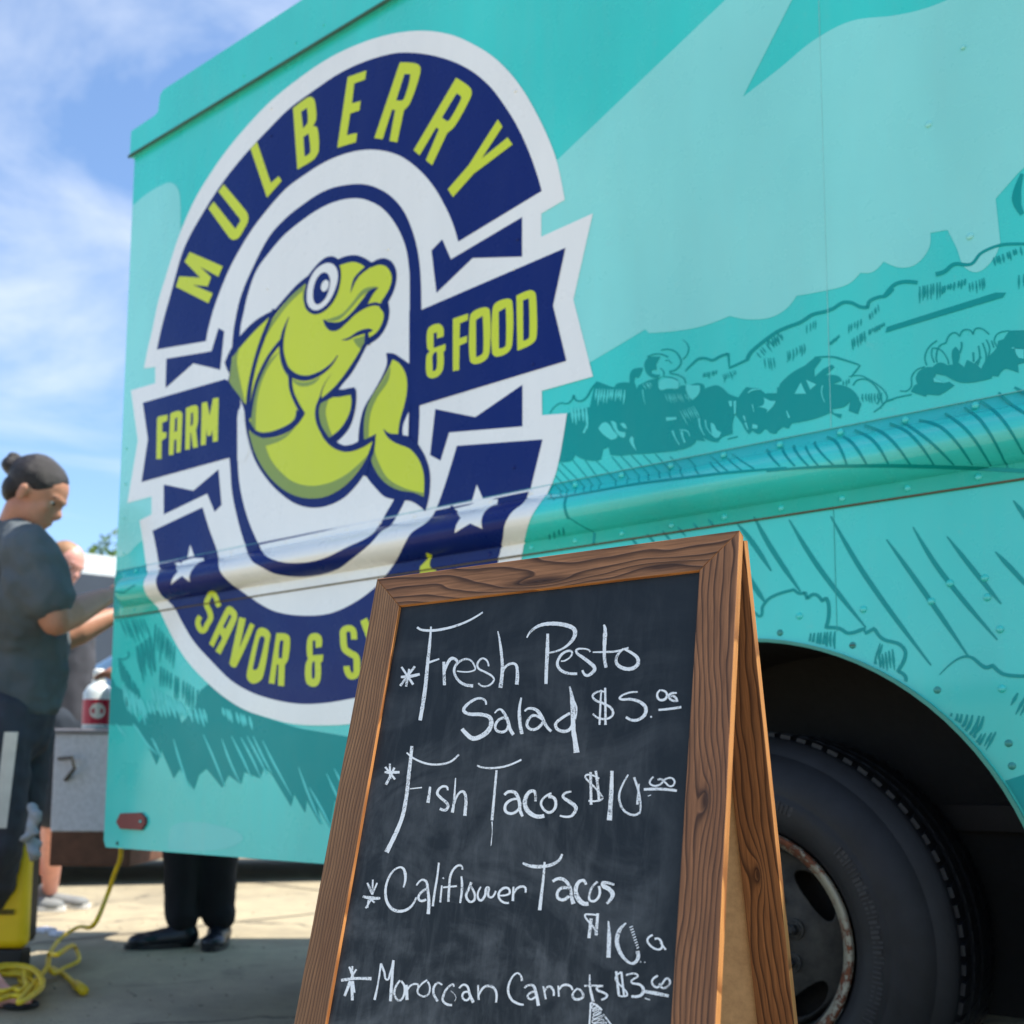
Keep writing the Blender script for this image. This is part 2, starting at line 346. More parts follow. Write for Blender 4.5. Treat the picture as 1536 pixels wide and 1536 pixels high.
art2 = [p('235,925c 200,1200c 140,1480c 280,1470 330,1400c 420,1450 560,1470 630,1450c 650,1340c 715,1310c 735,1400c 850,1410 1000,1395 1120,1390 1300,1375 1482,1355c 1592,1330 1662,1300 1712,1260c 1722,1230c 1832,1245c 1790,1190c 1882,1240 1972,1255c 2022,1200 2142,1160c 2142,1040 2172,930c 2192,960 2252,1040 2282,1100 2332,1165c 2372,1120c 2442,1160 2492,1130c 2512,1105c 2572,1120 2622,1160 2672,1120 2722,1080c 2792,1100c 2822,1040 2918,1030c 2918,430c 2852,450 2762,530 2712,590c 2702,640c 2657,620c 2657,700c 2522,700c 2442,640 2362,630 2302,620c 2252,680 2212,740c 2102,700 2022,630 1952,600 1822,640c 1802,590 1732,575 1632,600 1562,600c 1482,650c 1420,640 1330,655c 1280,560 1340,500c 1180,540c 1060,600c 1040,640c 1010,560 1020,500c 1060,510 1110,400c 1010,410 965,460 960,580c 900,570 800,600c 770,620 700,600 600,560c 560,600 500,850c', P1),
    p('1180,270c 1310,270c 1260,360c 1270,420c 1215,425c 1210,460 1310,480c 1260,515 1180,490 1140,430 1130,340', P1),
    p('0,1060c 70,940c 80,900c 130,850 180,815c 230,790c 290,740c 330,750c 285,810c 285,860c 340,810c 390,785c 405,800c 350,850c 420,850 450,880c 400,900c 480,920 540,980 565,1020c 545,1080c 490,1060c 500,1000c 440,1040 390,1050c 400,1075c 450,1080c 440,1105c 380,1072c 280,1110 150,1135c 130,1165c 80,1150c 60,1195c 20,1190 0,1160c', R7),
    p('330,1050c 370,980c 400,970c 385,900 420,830 500,790 560,790c 640,740 720,770c 780,760c 770,620 810,570c 850,640 835,740c 900,790c 930,710c 1040,770c 1080,810c 1140,700 1240,590 1260,510c 1320,490c 1380,400c 1540,395c 1800,330c 1800,900c 1540,740c 1470,760c 1480,850c 1400,820 1330,810 1260,890c 1200,880c 1190,910c 1110,930c 1010,950c 850,950 700,880c 600,860c 580,900c 570,950c 680,960c 740,945c 795,985c 700,1050c 630,1090c 500,1080c 490,1105c 400,1075c', P4),
    st('1530,560 1512,640 1530,690', M7, 10, 30, 14), p('60,420c 75,360c 1230,-5c 1345,-5c 1310,45c', P4),
    st('215,435 290,360 370,295 450,290 530,310 620,265 710,235c 725,400c 940,300', P2, 14, 30, 30, 30),
    st('135,1020 150,980 180,940 300,840 430,750 520,710 650,660 760,590 880,560 960,530 1050,475 1130,475 1220,515 1290,520c 1310,460 1400,420 1460,410 1536,340', P3, 34, 32, 30),
    st('700,380 760,310 820,290 900,295', R7, 20, 22), st('1010,245 1060,230 1120,185 1220,185 1280,120 1380,75 1450,65 1600,65', R7, 26, 18, 16),
    st('1160,270 1250,240 1330,245 1400,275', P1, 14, 16), st('1320,195 1400,185 1480,210 1530,270 1548,340 1502,410 1422,440c 1430,462 1512,480 1582,520 1602,580', P1, 14, 18, 14),
    st('1562,75 1612,110 1637,170 1617,250 1567,300', P1, 4, 13, 12), st('1370,320 1400,310 1440,350', P1, 10, 8), st('1310,400 1350,450 1345,490', P1, 10, 12), st('1340,500 1440,510 1510,540', P1, 10, 12),
    st('40,920 90,850 160,805 240,810 290,770 315,715c 340,770 400,780 460,740 520,640 590,560', P1, 10, 18, 22), st('800,600 870,580 960,585', P1, 22, 28),
    st('215,1040 290,1040 335,990 340,890 390,820 480,785', P4, 12), st('0,1230 75,1150 340,1080', P4, 14), st('610,505 520,580 480,680 500,770', P4, 13), st('705,530 630,570 600,680 610,740', P4, 14),
    st('705,530 740,450 800,420 850,460c 890,395 960,395 995,440c 1020,380 1090,380 1165,440', P4, 14), st('560,585 640,600 710,680 735,760', P4, 13), st('560,585 550,650 580,740', P4, 13), st('870,520 870,580 850,640', P4, 18), st('1050,560 1065,680 1040,770', P4, 16), st('1095,530 1130,640 1130,740', P4, 16),
    st('1135,495 1170,590 1150,690', P4, 14), st('1190,505 1215,580', P4, 14), st('995,630 1000,730', P4, 18), st('1080,680 1010,760', P4, 18), st('1250,570 1220,500 1260,430 1380,400', P4, 12),
    st('780,1000 950,995 1050,1020 1220,1075c 1130,1190', P3, 12, 20, 14), st('1110,1185 1220,1175 1300,1210 1420,1290 1475,1370 1460,1430 1350,1525', P3, 9, 12, 12), st('1150,1270 1200,1215 1300,1220 1390,1310 1410,1380 1380,1450', P3, 13),
    st('1480,1420 1536,1405', P3, 12), st('950,1300 1050,1280 1140,1320 1200,1400', P3, 14), st('960,1480 1060,1470 1130,1400', P3, 12), st('705,1220 820,1190', P2, 14), st('1150,700 1270,700', P2, 16), st('1150,745 1270,755', P2, 12), st('160,910 300,1040', P2, 8)]
art2 += hatch(P3, 1230, 1350, 1440, 1340, 7, 10, 110, 16, .2, -8)+hatch(P3, 1050, 1230, 1120, 1200, 3, 0, 60, 16)+hatch(P3, 200, 980, 430, 740, 7, 60, 80, 14)+hatch(P3, 290, 1010, 400, 1000, 4, 20, 130, 12)
art2 += hatch(P3, 500, 950, 700, 860, 7, 0, 110, 13, .3, 8)+hatch(P3, 700, 690, 800, 640, 4, 0, 90, 11)+hatch(P3, 930, 850, 1020, 780, 6, -10, 45, 16)+hatch(P3, 1100, 690, 1250, 620, 5, -5, 90, 14)+hatch(P3, 1130, 830, 1270, 740, 6, 10, 100, 18)+hatch(P3, 1290, 600, 1400, 480, 6, 10, 80, 10)+hatch(P3, 1290, 740, 1460, 660, 9, 0, 55, 17)
art2 += hatch(P2, 420, 460, 590, 420, 7, -8, 80, 15)+hatch(P2, 630, 480, 790, 420, 8, 20, 90, 10, .3, 10)+hatch(R7, 905, 320, 1040, 290, 8, 0, 90, 12)+hatch(R7, 1040, 320, 1190, 270, 8, -5, 50, 14)+hatch(R7, 1205, 300, 1310, 260, 6, 5, 70, 10)+hatch(R7, 1340, 150, 1520, 80, 9, 10, 50, 14)+hatch(R7, 1500, 250, 1560, 240, 3, 0, 80, 12)+hatch(R7, 0, 640, 90, 600, 5, 15, 50, 12)
# plough lines running down on to the rail
for s in ('175,690 200,730|200,640 240,712|205,590 270,700|215,545 320,690|235,515 370,680|300,495 410,675|375,500 455,665|440,505 555,645|530,480 620,635|580,475 690,625|640,470 745,615|710,470 810,605|780,465 870,600|865,480 940,595|965,485 1030,580|1095,510 1150,570|1095,475 1200,565|1170,470 1280,560|1220,465 1350,550').split('|'): art2.append(st(s, P8, 5, 9, 7))
for s in ('0,1290 80,1390|90,1275 170,1390|160,1265 250,1390|235,1270 310,1390|285,1245 400,1385|360,1215 420,1250 480,1385|455,1210 520,1260 600,1385|525,1175 640,1240 730,1385|585,1145 720,1210 860,1385|735,1135 860,1200 1000,1385|815,1125 960,1230 1120,1385|910,1115 1060,1170 1230,1385|1065,1075 1200,1180 1340,1390|1180,1040 1290,1130 1440,1400|1275,1000 1400,1100 1536,1320|1385,950 1460,1020 1640,1130|1480,920 1560,960 1700,1010').split('|'): art2.append(st(s, R7, 14, 17, 17, 10))
art2 += [st('160,722 270,708 650,640 900,607 1200,572 1536,545', P8, 6, 12, 14, 12), st('0,1418 400,1392 900,1392 1536,1420 1700,1440', R7, 14, 22, 26), st('270,710 282,840', P8, 14), st('280,830 430,920', P8, 6), st('430,920 430,985', P8, 14)]+hatch(P8, 160, 930, 270, 880, 4, 5, 45, 12)+hatch(P8, 600, 960, 1130, 830, 6, 50, 60, 14, .1)
# fender strokes
for s in ('20,300 100,400 200,550|110,265 200,430 355,660|295,280 450,530 700,850|515,262 700,580 1045,1050|810,385 1000,650 1240,1000|950,320 1100,560 1395,915|1130,370 1280,560 1415,725|1385,450 1470,540 1600,680|60,540 110,630 170,720|1480,180 1540,260 1640,420').split('|'): art2.append(st(s, L8, 6, 22, 26, 24, 8))
art2 += [st('60,740 110,770 145,790 155,740 200,690 320,650c 350,670 380,665c 390,700c 430,675 470,710c 495,700 505,780 490,850c 560,855 610,880 690,855c 700,880c 745,855c 790,910 880,940 910,990 870,1080c 910,1110 905,1150', L8, 12, 18, 18), st('1090,1100 1180,1020 1250,1005 1330,1060 1370,1050c 1440,1100 1640,1100', L8, 4, 20, 18)]
art2 += hatch(L8, 405, 880, 545, 870, 8, 0, 110, 15, .2, -6)+hatch(L8, 740, 1010, 850, 960, 6, 10, 100, 14)+hatch(L8, 770, 930, 790, 940, 2, -30, 100, 12)+hatch(L8, 1140, 1300, 1340, 1320, 7, -70, 120, 20, .15, 14)+hatch(L8, 1480, 1190, 1640, 1230, 4, -50, 90, 18)+hatch(L8, 1250, 1420, 1400, 1400, 6, -60, 110, 16)
# rear lower corner: dark bank with ragged strokes
art2 += [p('-60,-330c -60,150c 60,160c 190,165c 250,260c 320,415c 350,320c 430,500c 470,440c 560,575c 590,480c 640,440c 740,560c 780,480c 860,540c 880,460c 980,500c 1010,430c 1060,480c 1180,680c 1200,600c 1270,720c 1280,640c 1370,800c 1350,680c 1430,820c 1460,640c 1560,760c 1640,600c 1760,620c 1900,300c 1530,232c 1250,185c 1100,140 900,60 700,-140c 600,-60c 560,60c 480,150c 440,40c 330,70c 240,90c 210,150c 150,60c 110,-60c 60,-90c', P6)]
art2 += hatch(P5, 150, 390, 440, 360, 8, 90, 230, 20, .2)+hatch(P5, 330, 700, 520, 560, 8, 60, 380, 34)+hatch(P5, 560, 420, 800, 700, 8, -20, 330, 26)+hatch(P5, 600, 900, 1150, 1250, 13, -10, 300, 30)+hatch(P5, 130, 800, 380, 1200, 8, 50, 330, 36)+[st('130,830 210,835 260,790 240,750', P5, 16), st('90,130 160,100 250,30 330,-20', P5, 14), st('110,400 140,385 640,290', P5, 10)]
dk = polys('mural_dark_drawing', art2, DARK, 1, truck, False); dk['kind'] = 'stuff'
art3 = [st(s, P6, 5, 15, 13, 3) for s in '620,220 690,380 760,560|740,250 790,390 860,540|800,230 870,370 930,500|860,240 930,370 990,500|900,230 970,360 1030,480|1000,260 1080,420 1190,620|430,250 470,390 530,560|200,180 260,280 330,350|290,240 320,300 350,370|1230,430 1300,620 1380,800|1300,560 1380,700 1440,820|1410,470 1470,600 1520,700|940,230 1000,360 1060,470|170,150 200,190 240,250|60,150 100,200 130,230|1460,440 1500,520 1540,600'.split('|')]
art3 += hatch(P6, 120, -20, 640, 60, 16, 30, 110, 24)+hatch(P6, 720, 40, 930, 110, 7, 20, 80, 22)+hatch(P5, 160, 1100, 420, 1300, 6, 60, 300, 40)+hatch(P5, 500, 1150, 900, 1350, 8, 40, 200, 40)
art3 += [p('600,1100c 640,1040 700,1030 780,1130 820,1190 750,1230c 660,1170', P1), p('740,1010c 800,1030 830,1120 910,1140c 900,1200 850,1190 790,1120', P1), p('850,1040c 900,1040 930,1100c 890,1090', P1), p('990,1190 960,1240 1040,1360c 1010,1270', P1),
    st('1110,650 1120,740 1140,820', P1, 14, 10, 4), p('1290,620c 1320,550 1420,520 1530,560c 1520,640c 1400,640 1320,655', P1), p('230,600 300,600 385,600c 380,690 300,770c 240,690', P2),
    p('1120,740c 1200,780c 1260,780c 1230,840 1150,920c 1160,880 1050,850c 1120,820', P2), st('990,820 1010,910', P2, 14, 6), st('890,950 910,1010', P2, 22, 14), st('910,1030 940,1110', P2, 24, 14), st('990,1070 1050,1080', P2, 50, 40), st('1385,895 1415,975', P2, 12, 24), st('940,690 990,655 1080,650', P2, 12, 22, 6), st('735,780 745,845', P2, 40, 30), st('790,780 790,930', P2, 30, 20),
    st('375,980 390,1080 440,1180', P2, 22, 20, 8), st('450,1000 470,1100 560,1200', P2, 16, 14, 8), p('510,1030c 550,1050 580,1110 630,1140c 600,1200 540,1190', P2), st('70,1120 100,1200 150,1285', P2, 26, 16, 10), st('175,1130 190,1200 215,1260', P2, 30, 20, 26), st('150,1115 240,1130 270,1190', P2, 12, 16, 10), st('1380,990 1500,980', P1, 44, 26),
    p('650,1240c 590,1350c 700,1350c', P3), p('700,1215c 800,1260c 740,1310c', P3), st('860,1270 850,1340 880,1430', P3, 12, 8), p('1400,590c 1430,580 1450,640c 1480,690c 1536,700c 1536,600c', P4), p('570,900c 690,960c 580,945c', P4)]
art3 += hatch(P1, 560, 640, 920, 650, 11, -18, 170, 26, .2)+hatch(P1, 270, 850, 470, 850, 5, 15, 230, 34, .2)+[st('480,1030 430,1150', P1, 16, 26)]+hatch(P2, -20, 700, 170, 700, 9, 40, 100, 10)+hatch(P2, 150, 900, 330, 830, 7, 80, 150, 13, .2)+hatch(P2, 200, 700, 260, 700, 3, 30, 90, 10)+hatch(P1, 1100, 590, 1200, 560, 4, 50, 70, 12)
polys('mural_light_drawing', art3, HAZE, 2, truck, False)['kind'] = 'stuff'
plate([(AC.x+(AR+.003)*math.cos(R_(a)), AC.z+(AR+.003)*math.sin(R_(a))) for a in range(-5, 32, 2)]+[(-.40, .72), (-.35, .735), (-.30, .71), (-.2, .73), (-.1, .69), (-.1, .38)], D-.0013, D-.0009, DARK, 'mural_dark_patch', truck)
polys('mural_faded_patch', [p('395,960c 400,880 430,800 560,780 700,800 850,850 870,900 720,960', P6)], paint('mural_blue_patch', (58, 214, 208), .3, .1, 1., 1.5, .9), 0, truck)

# ------------------------------------------------------------------ round emblem
emb = polys('emblem', [('p', P('247.7,420 268.5,356 292,301 320.6,254 346.7,218 378,181.5 409,150 451,116.5 492.5,88.5 531,69.5 567.7,56.5 604,48.6 640.6,46.8 677,52.6 708,65.6 739.6,85 765.6,110 786,137 807,173.6 823,207.5 836,243 847.7,300c 812.5,320.8c 812.5,355.4c 889.8,320.5c 860.7,449.7c 890,565c 813.3,586.5c 813.8,623c 851,620.3c 836,704 821.6,740.6c 810,756 797,777 789,803 784,833c 774,868 760,905 735,960 690,1010 640,1047 590,1070 529,1085.4 474,1088 435,1085 401,1076 367.5,1064.6 336,1045 305,1017.7 281.5,991.6 266,968 250,937 238.6,912c 233.4,907 221.7,894 216,879.7 217.8,869 221.7,861.4 220,849.7 215,812 210,781c 228,771.6c 228,744.8c 191.7,754.7c 207.3,661c 197,585.7c 233.4,575c 233.4,550.5c 216.5,553c 221.7,525.8 229.5,492 238.6,450'))], WHITE, 3, truck)
emb['label'] = 'white round emblem backing with banner ends'
nav = [p('236,524.5c 245,484 258,437 272.4,385 284,357 302,325 325.8,287 346.7,258 372.7,227 401.4,196.5 435,163 471.7,136 508,111.5 544.6,94 580,83 604,79.4 640.6,82 677,91.6 708,107 734.4,129 755,155.4 776,189 794,228 807,264.8 813.3,287c 688,363c 679.7,335 666.7,306.5 651,280 630,255.7 604,236 578,227 549.8,225 518.5,231 487,244 456,263.5 430,283 404,311.7 378,345.5 357,380 341.5,410.6 323,458 312.8,494.6 309.7,512c'),
    p('270,608c 530,565c 570,432c 603,450c 580,672c 425,635c 265,778c', CC), p('568,292c 630,228c 680,343c 1090,100c 1090,328c 805,336c 597,537c', DD), p('590,1205c 820,1252c 1092,1065c 1092,1305c 670,1340c 620,1502c 560,1470c', DD), p('255,1332c 425,1368c 570,1245c 588,1450c 548,1490c 505,1385c 255,1505c', CC),
    p('229.5,796.4c 304.5,761c 315.4,796 325.8,825 328.4,840.6 329,851 333.6,861.4 349,877 367.5,890 388,904.4c 414,917.4 450,923.4 492.5,921 529,906 562.5,882 582,860c 596,839.6 612,808 619.8,798 643,782 653.6,766.7 669,725 686,669c 814.6,659.4c 794,738c 786.5,753.6 768,769 757.8,787.5 755,808 748.7,838c 738,880 715,930 680,975 640,1010 590,1035 529,1047.7 492.5,1054 453.4,1056 414,1050 378,1038.5 346.7,1020 315.4,989 292,963 276,937 264.6,914.8c 255.5,904 242.5,892.7 236,879.7 235,869 239.4,856 236,827.6'),
    p('346,700 345,687 344,600 349,518 353,484 362,445 378,406 404,356 430,327 456,306.5 482,289.5 508,280 541.7,276.5 565,281.7 588.5,296 606.8,318 619.8,348 627.6,379 631.5,412 632.8,464 632,540 630,608.6 630,625.5 627.6,668.5 622,710 608,751 599,769 586,789 573,797 555,817 526,840.6 508,853.6 479.5,862.8 445.6,865.4 414,861 393.5,851 378,840.6 367.5,814.6 357,778 349,739')]
e1 = polys('navy_shape', nav, NAVY, 4, emb)
polys('inner_oval', [p('358,640 359.7,600 360,520 362,490 366,471 372.7,442 385.7,406 406.5,377 427.4,353 453.4,331.5 479.5,314 505.5,302.5 531.5,298 552,301 575.5,314 596,340 609.4,371.5 614.6,405 615.4,430 615,545 614,620 612,680 604,720 591,751 580,770 573,783 557.6,802.9 518.5,822.4 492.5,835.4 466,843 435,844.5 414,840.6 398.7,832.8 388,814.6 372.7,778 362,736.5 358,700')], WHITE, 5, emb)
polys('banner_arm', [p('135,862c 610,726c 680,780c 700,870c 690,905c 684,1000c 684,1165c 635,1178c 128,1318c 165,1070c', CC), p('510,635c 1340,278c 1268,610c 1345,928c 500,1185c 441,1190c 441,640c', DD)], NAVY, 6, emb)
fish = polys('fish_silhouette', [p('390,440c 450,370 540,270 620,205c 680,130 740,80 790,70 830,90c 880,70 950,62 1010,80 1065,115c 1110,90 1160,85 1210,115 1238,190 1225,290 1180,390c 1188,470 1165,560 1110,640 1030,690c 980,790 920,890 850,975 835,1000c 900,995 945,985c 955,1060 940,1180 900,1280 820,1365c 880,1390 970,1365c 980,1250 1010,1130 1080,1010 1140,900 1170,820 1165,745c 1220,750 1270,780 1325,820c 1332,830c 1332,1350c 1390,1386c 1440,1474 1470,1584 1465,1734 1437,1849c 1400,1814 1340,1779 1290,1774c 1210,1764 1150,1744 1090,1684 1040,1624 1015,1584c 960,1664 870,1754 760,1809 650,1824 540,1799 440,1734 340,1634 250,1494 200,1334 180,1214 170,1130 110,1000 60,940c 70,890 55,860 38,812c 80,720 150,620 250,520', G)], NAVY, 7, emb)
fish['label'] = 'lime green leaping fish with open lips and a round eye'
polys('fish_patch', [
    p('610,255c 520,330 430,430 365,520 310,640 260,800 230,950 215,1100 210,1290c 225,1364 270,1484 340,1594 430,1684 530,1740 640,1760 750,1745 860,1685 950,1595 1020,1495 1050,1425 1075,1350c 1000,1400 900,1430 820,1415 740,1355 695,1260 680,1150 705,1070c 735,1045c 820,965 900,860 970,750 1025,640c 1040,640c 1100,600 1140,530 1148,470 1120,430c 1135,380c 1190,290 1205,210 1170,145 1120,130 1060,148 1022,150c 985,122 930,110 850,130c 800,140 700,150 640,250', G),
    p('350,495c 250,590 160,690 90,780c 72,950c 130,1030 187,1105c 200,980 240,800 290,640', G), p('775,1050c 830,1050 925,1035c 930,1100 910,1180 860,1260 780,1338c 715,1250 698,1170 702,1090c', G),
    p('1210,790c 1260,820 1305,900 1312,1000 1295,1100 1262,1220 1250,1310c 1300,1395 1340,1420 1395,1490 1428,1590 1428,1750c 1360,1720 1250,1700 1160,1650 1095,1570 1062,1480 1080,1380 1095,1310c 1012,1352c 1015,1200 1050,1080 1130,950 1185,850', G)], LIME, 8, emb)
polys('fish_shade', [p('215,1290c 300,1335 420,1330 530,1265c 450,1345 325,1393c 360,1484 430,1574 520,1644 640,1672 760,1654 870,1604 960,1534 1040,1454c 1000,1524 930,1614 860,1684 750,1745 640,1760 530,1740 430,1684 340,1594 270,1484 225,1364', G),
    p('90,790c 145,700c 125,800 150,950 182,1090c 130,1030 75,955c', G), p('505,925c 600,950 710,910c 650,965 560,975', G), p('425,735c 330,870 270,1050 255,1285c 222,1240 230,1100 290,900 360,790', G), p('702,1090c 770,1055c 745,1150 760,1240 792,1325c 765,1340c 715,1250 698,1170', G),
    p('1198,840c 1180,940 1100,1060 1055,1180 1045,1340c 1012,1352c 1015,1200 1050,1080 1130,960', G), p('735,515c 830,515 920,435 1000,345 1110,282c 1010,300 925,400 860,470 790,500', G), p('935,650c 1025,622c 1022,660 985,715c 960,690', G), p('1062,1480c 1080,1400c 1110,1500 1180,1620 1300,1690 1425,1720c 1428,1750c 1360,1720 1250,1700 1160,1650 1095,1570', G),
    p('610,255c 500,350 420,450 365,530 320,640c 390,530 480,410 585,310c 592,380 590,290', G), p('425,740c 430,800 460,880 490,925c 475,860 450,800', G)], OLIVE, 9, emb)
polys('fish_line', [st('385,440 325,600 262,780 222,950 205,1100 198,1240', G, 24, 24, 26, 26), st('440,655 350,770 275,920 238,1050 215,1200', G, 26, 24, 22, 20),
    st('488,495 450,600 436,700 445,780 475,860 540,910 620,920 710,885 780,830 830,760', G, 4, 22, 28, 34, 40, 38, 30, 18, 4), st('498,900 505,1000 540,1090 590,1175', G, 26, 26, 30), p('598,1172c 540,1140c 520,1215 420,1275 320,1300 260,1285 215,1220c 205,1270 260,1320 320,1338 430,1320 530,1262', G),
    p('795,885c 735,960 700,1060 690,1100c 720,1080 715,1040 740,960', G), st('712,1060 684,1150 700,1250 770,1360', G, 24, 26, 30), st('700,1090 785,1040', G, 18, 34), p('918,330c 940,230 990,170 1025,140c 1070,110c 1110,118c 1040,160 970,220', G),
    p('726,508c 770,528 850,525 920,470 1000,375 1050,310 1115,288c 1075,335 1038,405c 1090,392 1130,400 1180,392c 1150,440c 1100,415 1040,425 960,470 880,545 830,585 780,590 745,560', G),
    p('852,655c 900,655 940,635 1000,615 1055,600 1075,585c 1040,575 970,595 910,635', G), st('1030,600 1035,690', G, 22, 40), p('1146,1272c 1190,1305 1250,1312 1320,1325c 1400,1400c 1340,1405 1250,1380 1180,1335', G), st('1090,1318 1072,1430 1035,1520 1010,1600', G, 8, 20, 28, 40),
    p('765,1350c 830,1392 900,1395 970,1365 1040,1340 1098,1308c 1085,1350c 1000,1405 900,1435 820,1418 750,1365', G), p('938,985c 955,1000c 955,1100 930,1200 860,1290 790,1350c 765,1340c 850,1270 905,1180 925,1100 920,1035c 830,1052 770,1050c 840,1010', G)], NAVY, 10, emb)
polys('fish_eye_outline', [p('150,650 165,520 205,400 280,290 370,200 460,165 540,180 600,240 622,340 615,460 575,610 500,745 395,840 290,872 205,835 160,760', K)], NAVY, 11, emb)
ey = polys('fish_eye', [p('187,660 200,520 250,380 330,275 430,220 510,225 570,290 587,400 555,540 485,690 390,790 300,822 230,790 195,725', K)], WHITE, 12, emb)
polys('pupil', [p('268,610 290,480 335,390 400,338 455,355 487,430 478,530 440,645 380,720 320,747 280,705', K)], NAVY, 13, emb)
polys('eye_glint', [p('372,520 390,470 430,435 465,450 472,500 447,560 405,582 377,560', K)], WHITE, 14, emb)
polys('oval_gap', [p('1325,1155c 1285,1250 1283,1325c 1320,1330c', G), p('135,1135c 175,1220 195,1330 215,1420c 180,1500c 128,1500c 127,1200c', G)], WHITE, 8, emb)
polys('star', [p('408,450c 430,527c 484,528c 428,585c 406,664c 362,630c 298,680c 338,605c 316,558c 384,540c', E)], WHITE, 5, emb)
polys('star', [p('830,488c 862,573c 952,573c 880,640c 862,743c 792,712c 703,768c 738,680c 700,627c 790,605c', FF)], WHITE, 5, emb)
# lettering: outlines traced glyph by glyph, counters laid on top in navy
mu = (250,260,200); le = (360,100,200); er = (540,80,240); fa = (220,580,120); fo = (630,420,190); sa = (280,870,140); ro = (390,920,170)
LT = [p('275,910c 655,1075c 605,1195c 395,1080c 520,1200c 485,1305c 310,1290c 540,1385c 490,1500c 115,1310c 155,1190c 395,1205c 215,1020c', mu), p('665,130c 900,410 945,480 945,560 900,650 840,745 780,770 730,745c 490,410c 550,330c 800,645c 860,550c 850,525c 605,215c', mu),
    p('130,950c 205,870c 365,1345c 455,1265c 490,1320c 320,1515c', le), p('620,485c 800,355 850,365 875,420 888,600 850,690c 900,710 918,960 880,1050 830,1095 670,1190c', le), p('1250,125c 1465,50c 1450,155c 1325,200c 1300,430c 1400,400c 1385,510c 1280,545c 1240,795c 1360,768c 1345,875c 1130,940c', le),
    p('390,92c 540,102 585,135 580,220 490,480 430,550c 365,860c 290,845c 345,550c 315,545c 225,830c 145,818c', er), p('930,240c 1060,330 1080,380 1060,450 920,700 845,770c 700,1080c 640,1030c 765,735c 740,715c 580,985c 522,935c', er), p('1330,640c 1375,710c 1175,1015c 1425,812c 1472,880c 1100,1160c 900,1385c 850,1310c 1050,1080c', er)]
HO = [p('715,525c 780,480c 790,640 770,680 735,715c', le), p('740,815c 800,775c 820,980 800,1015 755,1040c', le), p('435,205c 490,205c 480,280 430,440 410,458c 355,458c', er), p('935,390c 975,415c 975,450 870,640 845,658c 795,622c', er)]
LT += [p('215,610c 245,575c 420,540c 410,660c 315,700c 315,880c 400,880c 390,985c 305,1040c 300,1390c 200,1395c', fa), p('440,1320c 465,600 480,520 620,470 690,500 700,620 670,1260c 585,1275c 590,1020c 545,1030c 530,1310c', fa), p('755,1220c 770,420c 930,360 990,380 1005,480 1000,700 965,830c 1000,1165c 905,1185c 870,880c 855,900c 845,1205c', fa), p('1055,1130c 1075,320c 1175,290c 1225,560c 1290,230c 1400,215c 1380,1050c 1285,1070c 1280,840c 1240,950c 1180,950c 1165,800c 1150,1120c', fa)]
HO += [p('565,610c 605,600c 600,850c 550,880c', fa), p('870,510c 905,500c 905,700 890,740 860,765c', fa)]
LT += [p('95,640 130,570 235,535 290,580 295,690c 215,715c 215,640c 175,650c 175,830c 320,780c 318,850c 295,880c 290,1080 230,1170 140,1195 90,1150 85,950 100,900 130,870c 98,830', fo), p('408,475c 595,410c 590,490c 495,530c 490,715c 582,680c 578,760c 490,800c 485,1095c 408,1110c', fo), p('610,500 640,400 790,335 855,370 855,860 810,970 680,1025 615,980', fo), p('885,400 920,290 1060,232 1128,262 1130,770 1085,875 945,935 885,890', fo), p('1178,195c 1340,130 1400,150 1420,230 1425,680 1380,770 1190,862c', fo)]
HO += [p('690,490c 770,440c 775,880 740,920 690,940c', fo), p('965,390c 1050,340c 1050,790 1020,825 968,835c', fo), p('1260,250c 1330,230c 1335,690 1310,725 1262,740c', fo), p('160,940c 180,890 215,875c 215,1050 200,1095 165,1110c', fo)]
LT += [st('555,440 520,380 500,300 430,225 375,290 340,400 390,520 410,620 350,740 280,840 205,750 205,660 240,600', sa, 80, 84, 90, 90, 84), p('385,1050c 660,470 720,430 830,520 845,600 820,700 570,1230c 485,1170c 600,960c 560,880c 455,1110c', sa), p('880,610c 990,640c 880,1130c 1060,705c 1135,745c 830,1430 760,1430 720,1370c', sa), p('1010,1500 1150,900 1200,800 1290,790 1390,880 1380,1000 1270,1600 1180,1690 1080,1700 1010,1620', sa)]
HO += [p('720,560c 755,600c 650,810c 615,770c', sa), p('1215,960 1250,925 1295,950 1290,1040 1190,1440 1150,1480 1110,1470 1115,1400', sa)]
LT += [p('235,270c 380,285 420,350 395,620 350,700c 340,990c 255,980c 265,700c 240,690c 210,960c 130,945c', ro), p('645,420 680,300 770,268 845,320 848,460c 765,470c 765,370c 725,370c 725,570c 870,560c 862,650c 835,670c 835,870 790,980 700,990 635,930 625,720 665,610c 650,580', ro),
    st('1285,355 1275,240 1230,205 1150,230 1140,320 1160,480 1230,540 1310,590 1325,720 1310,830 1240,850 1195,780 1185,715', ro, 84, 90, 92, 90, 84), p('1370,110c 1460,60c 1560,300c 1600,60c 1680,40c 1640,400c 1760,20c 1830,40c 1640,640c 1560,620c', ro),
    p('1860,640c 1900,-20c 2120,-60c 2120,20c 1990,60c 1980,240c 2090,220c 2080,300c 1970,320c 1960,540c 2080,500c 2070,590c', ro), p('2240,470c 2260,-90c 2480,-160c 2470,-80c 2340,-30c 2330,140c 2430,120c 2420,190c 2330,210c 2320,370c 2430,330c 2420,410c', ro), p('540,880c 575,895c 560,950 575,975c 600,985c 560,1100 480,1120c 505,960c', FF)]
HO += [p('285,380 325,370 325,440 310,610c 265,610c', ro), p('720,680 745,650 755,720 755,860 735,890 715,860', ro)]
let = polys('letter', LT, LIME, 7, emb)
polys('letter_counter', HO, NAVY, 8, emb)

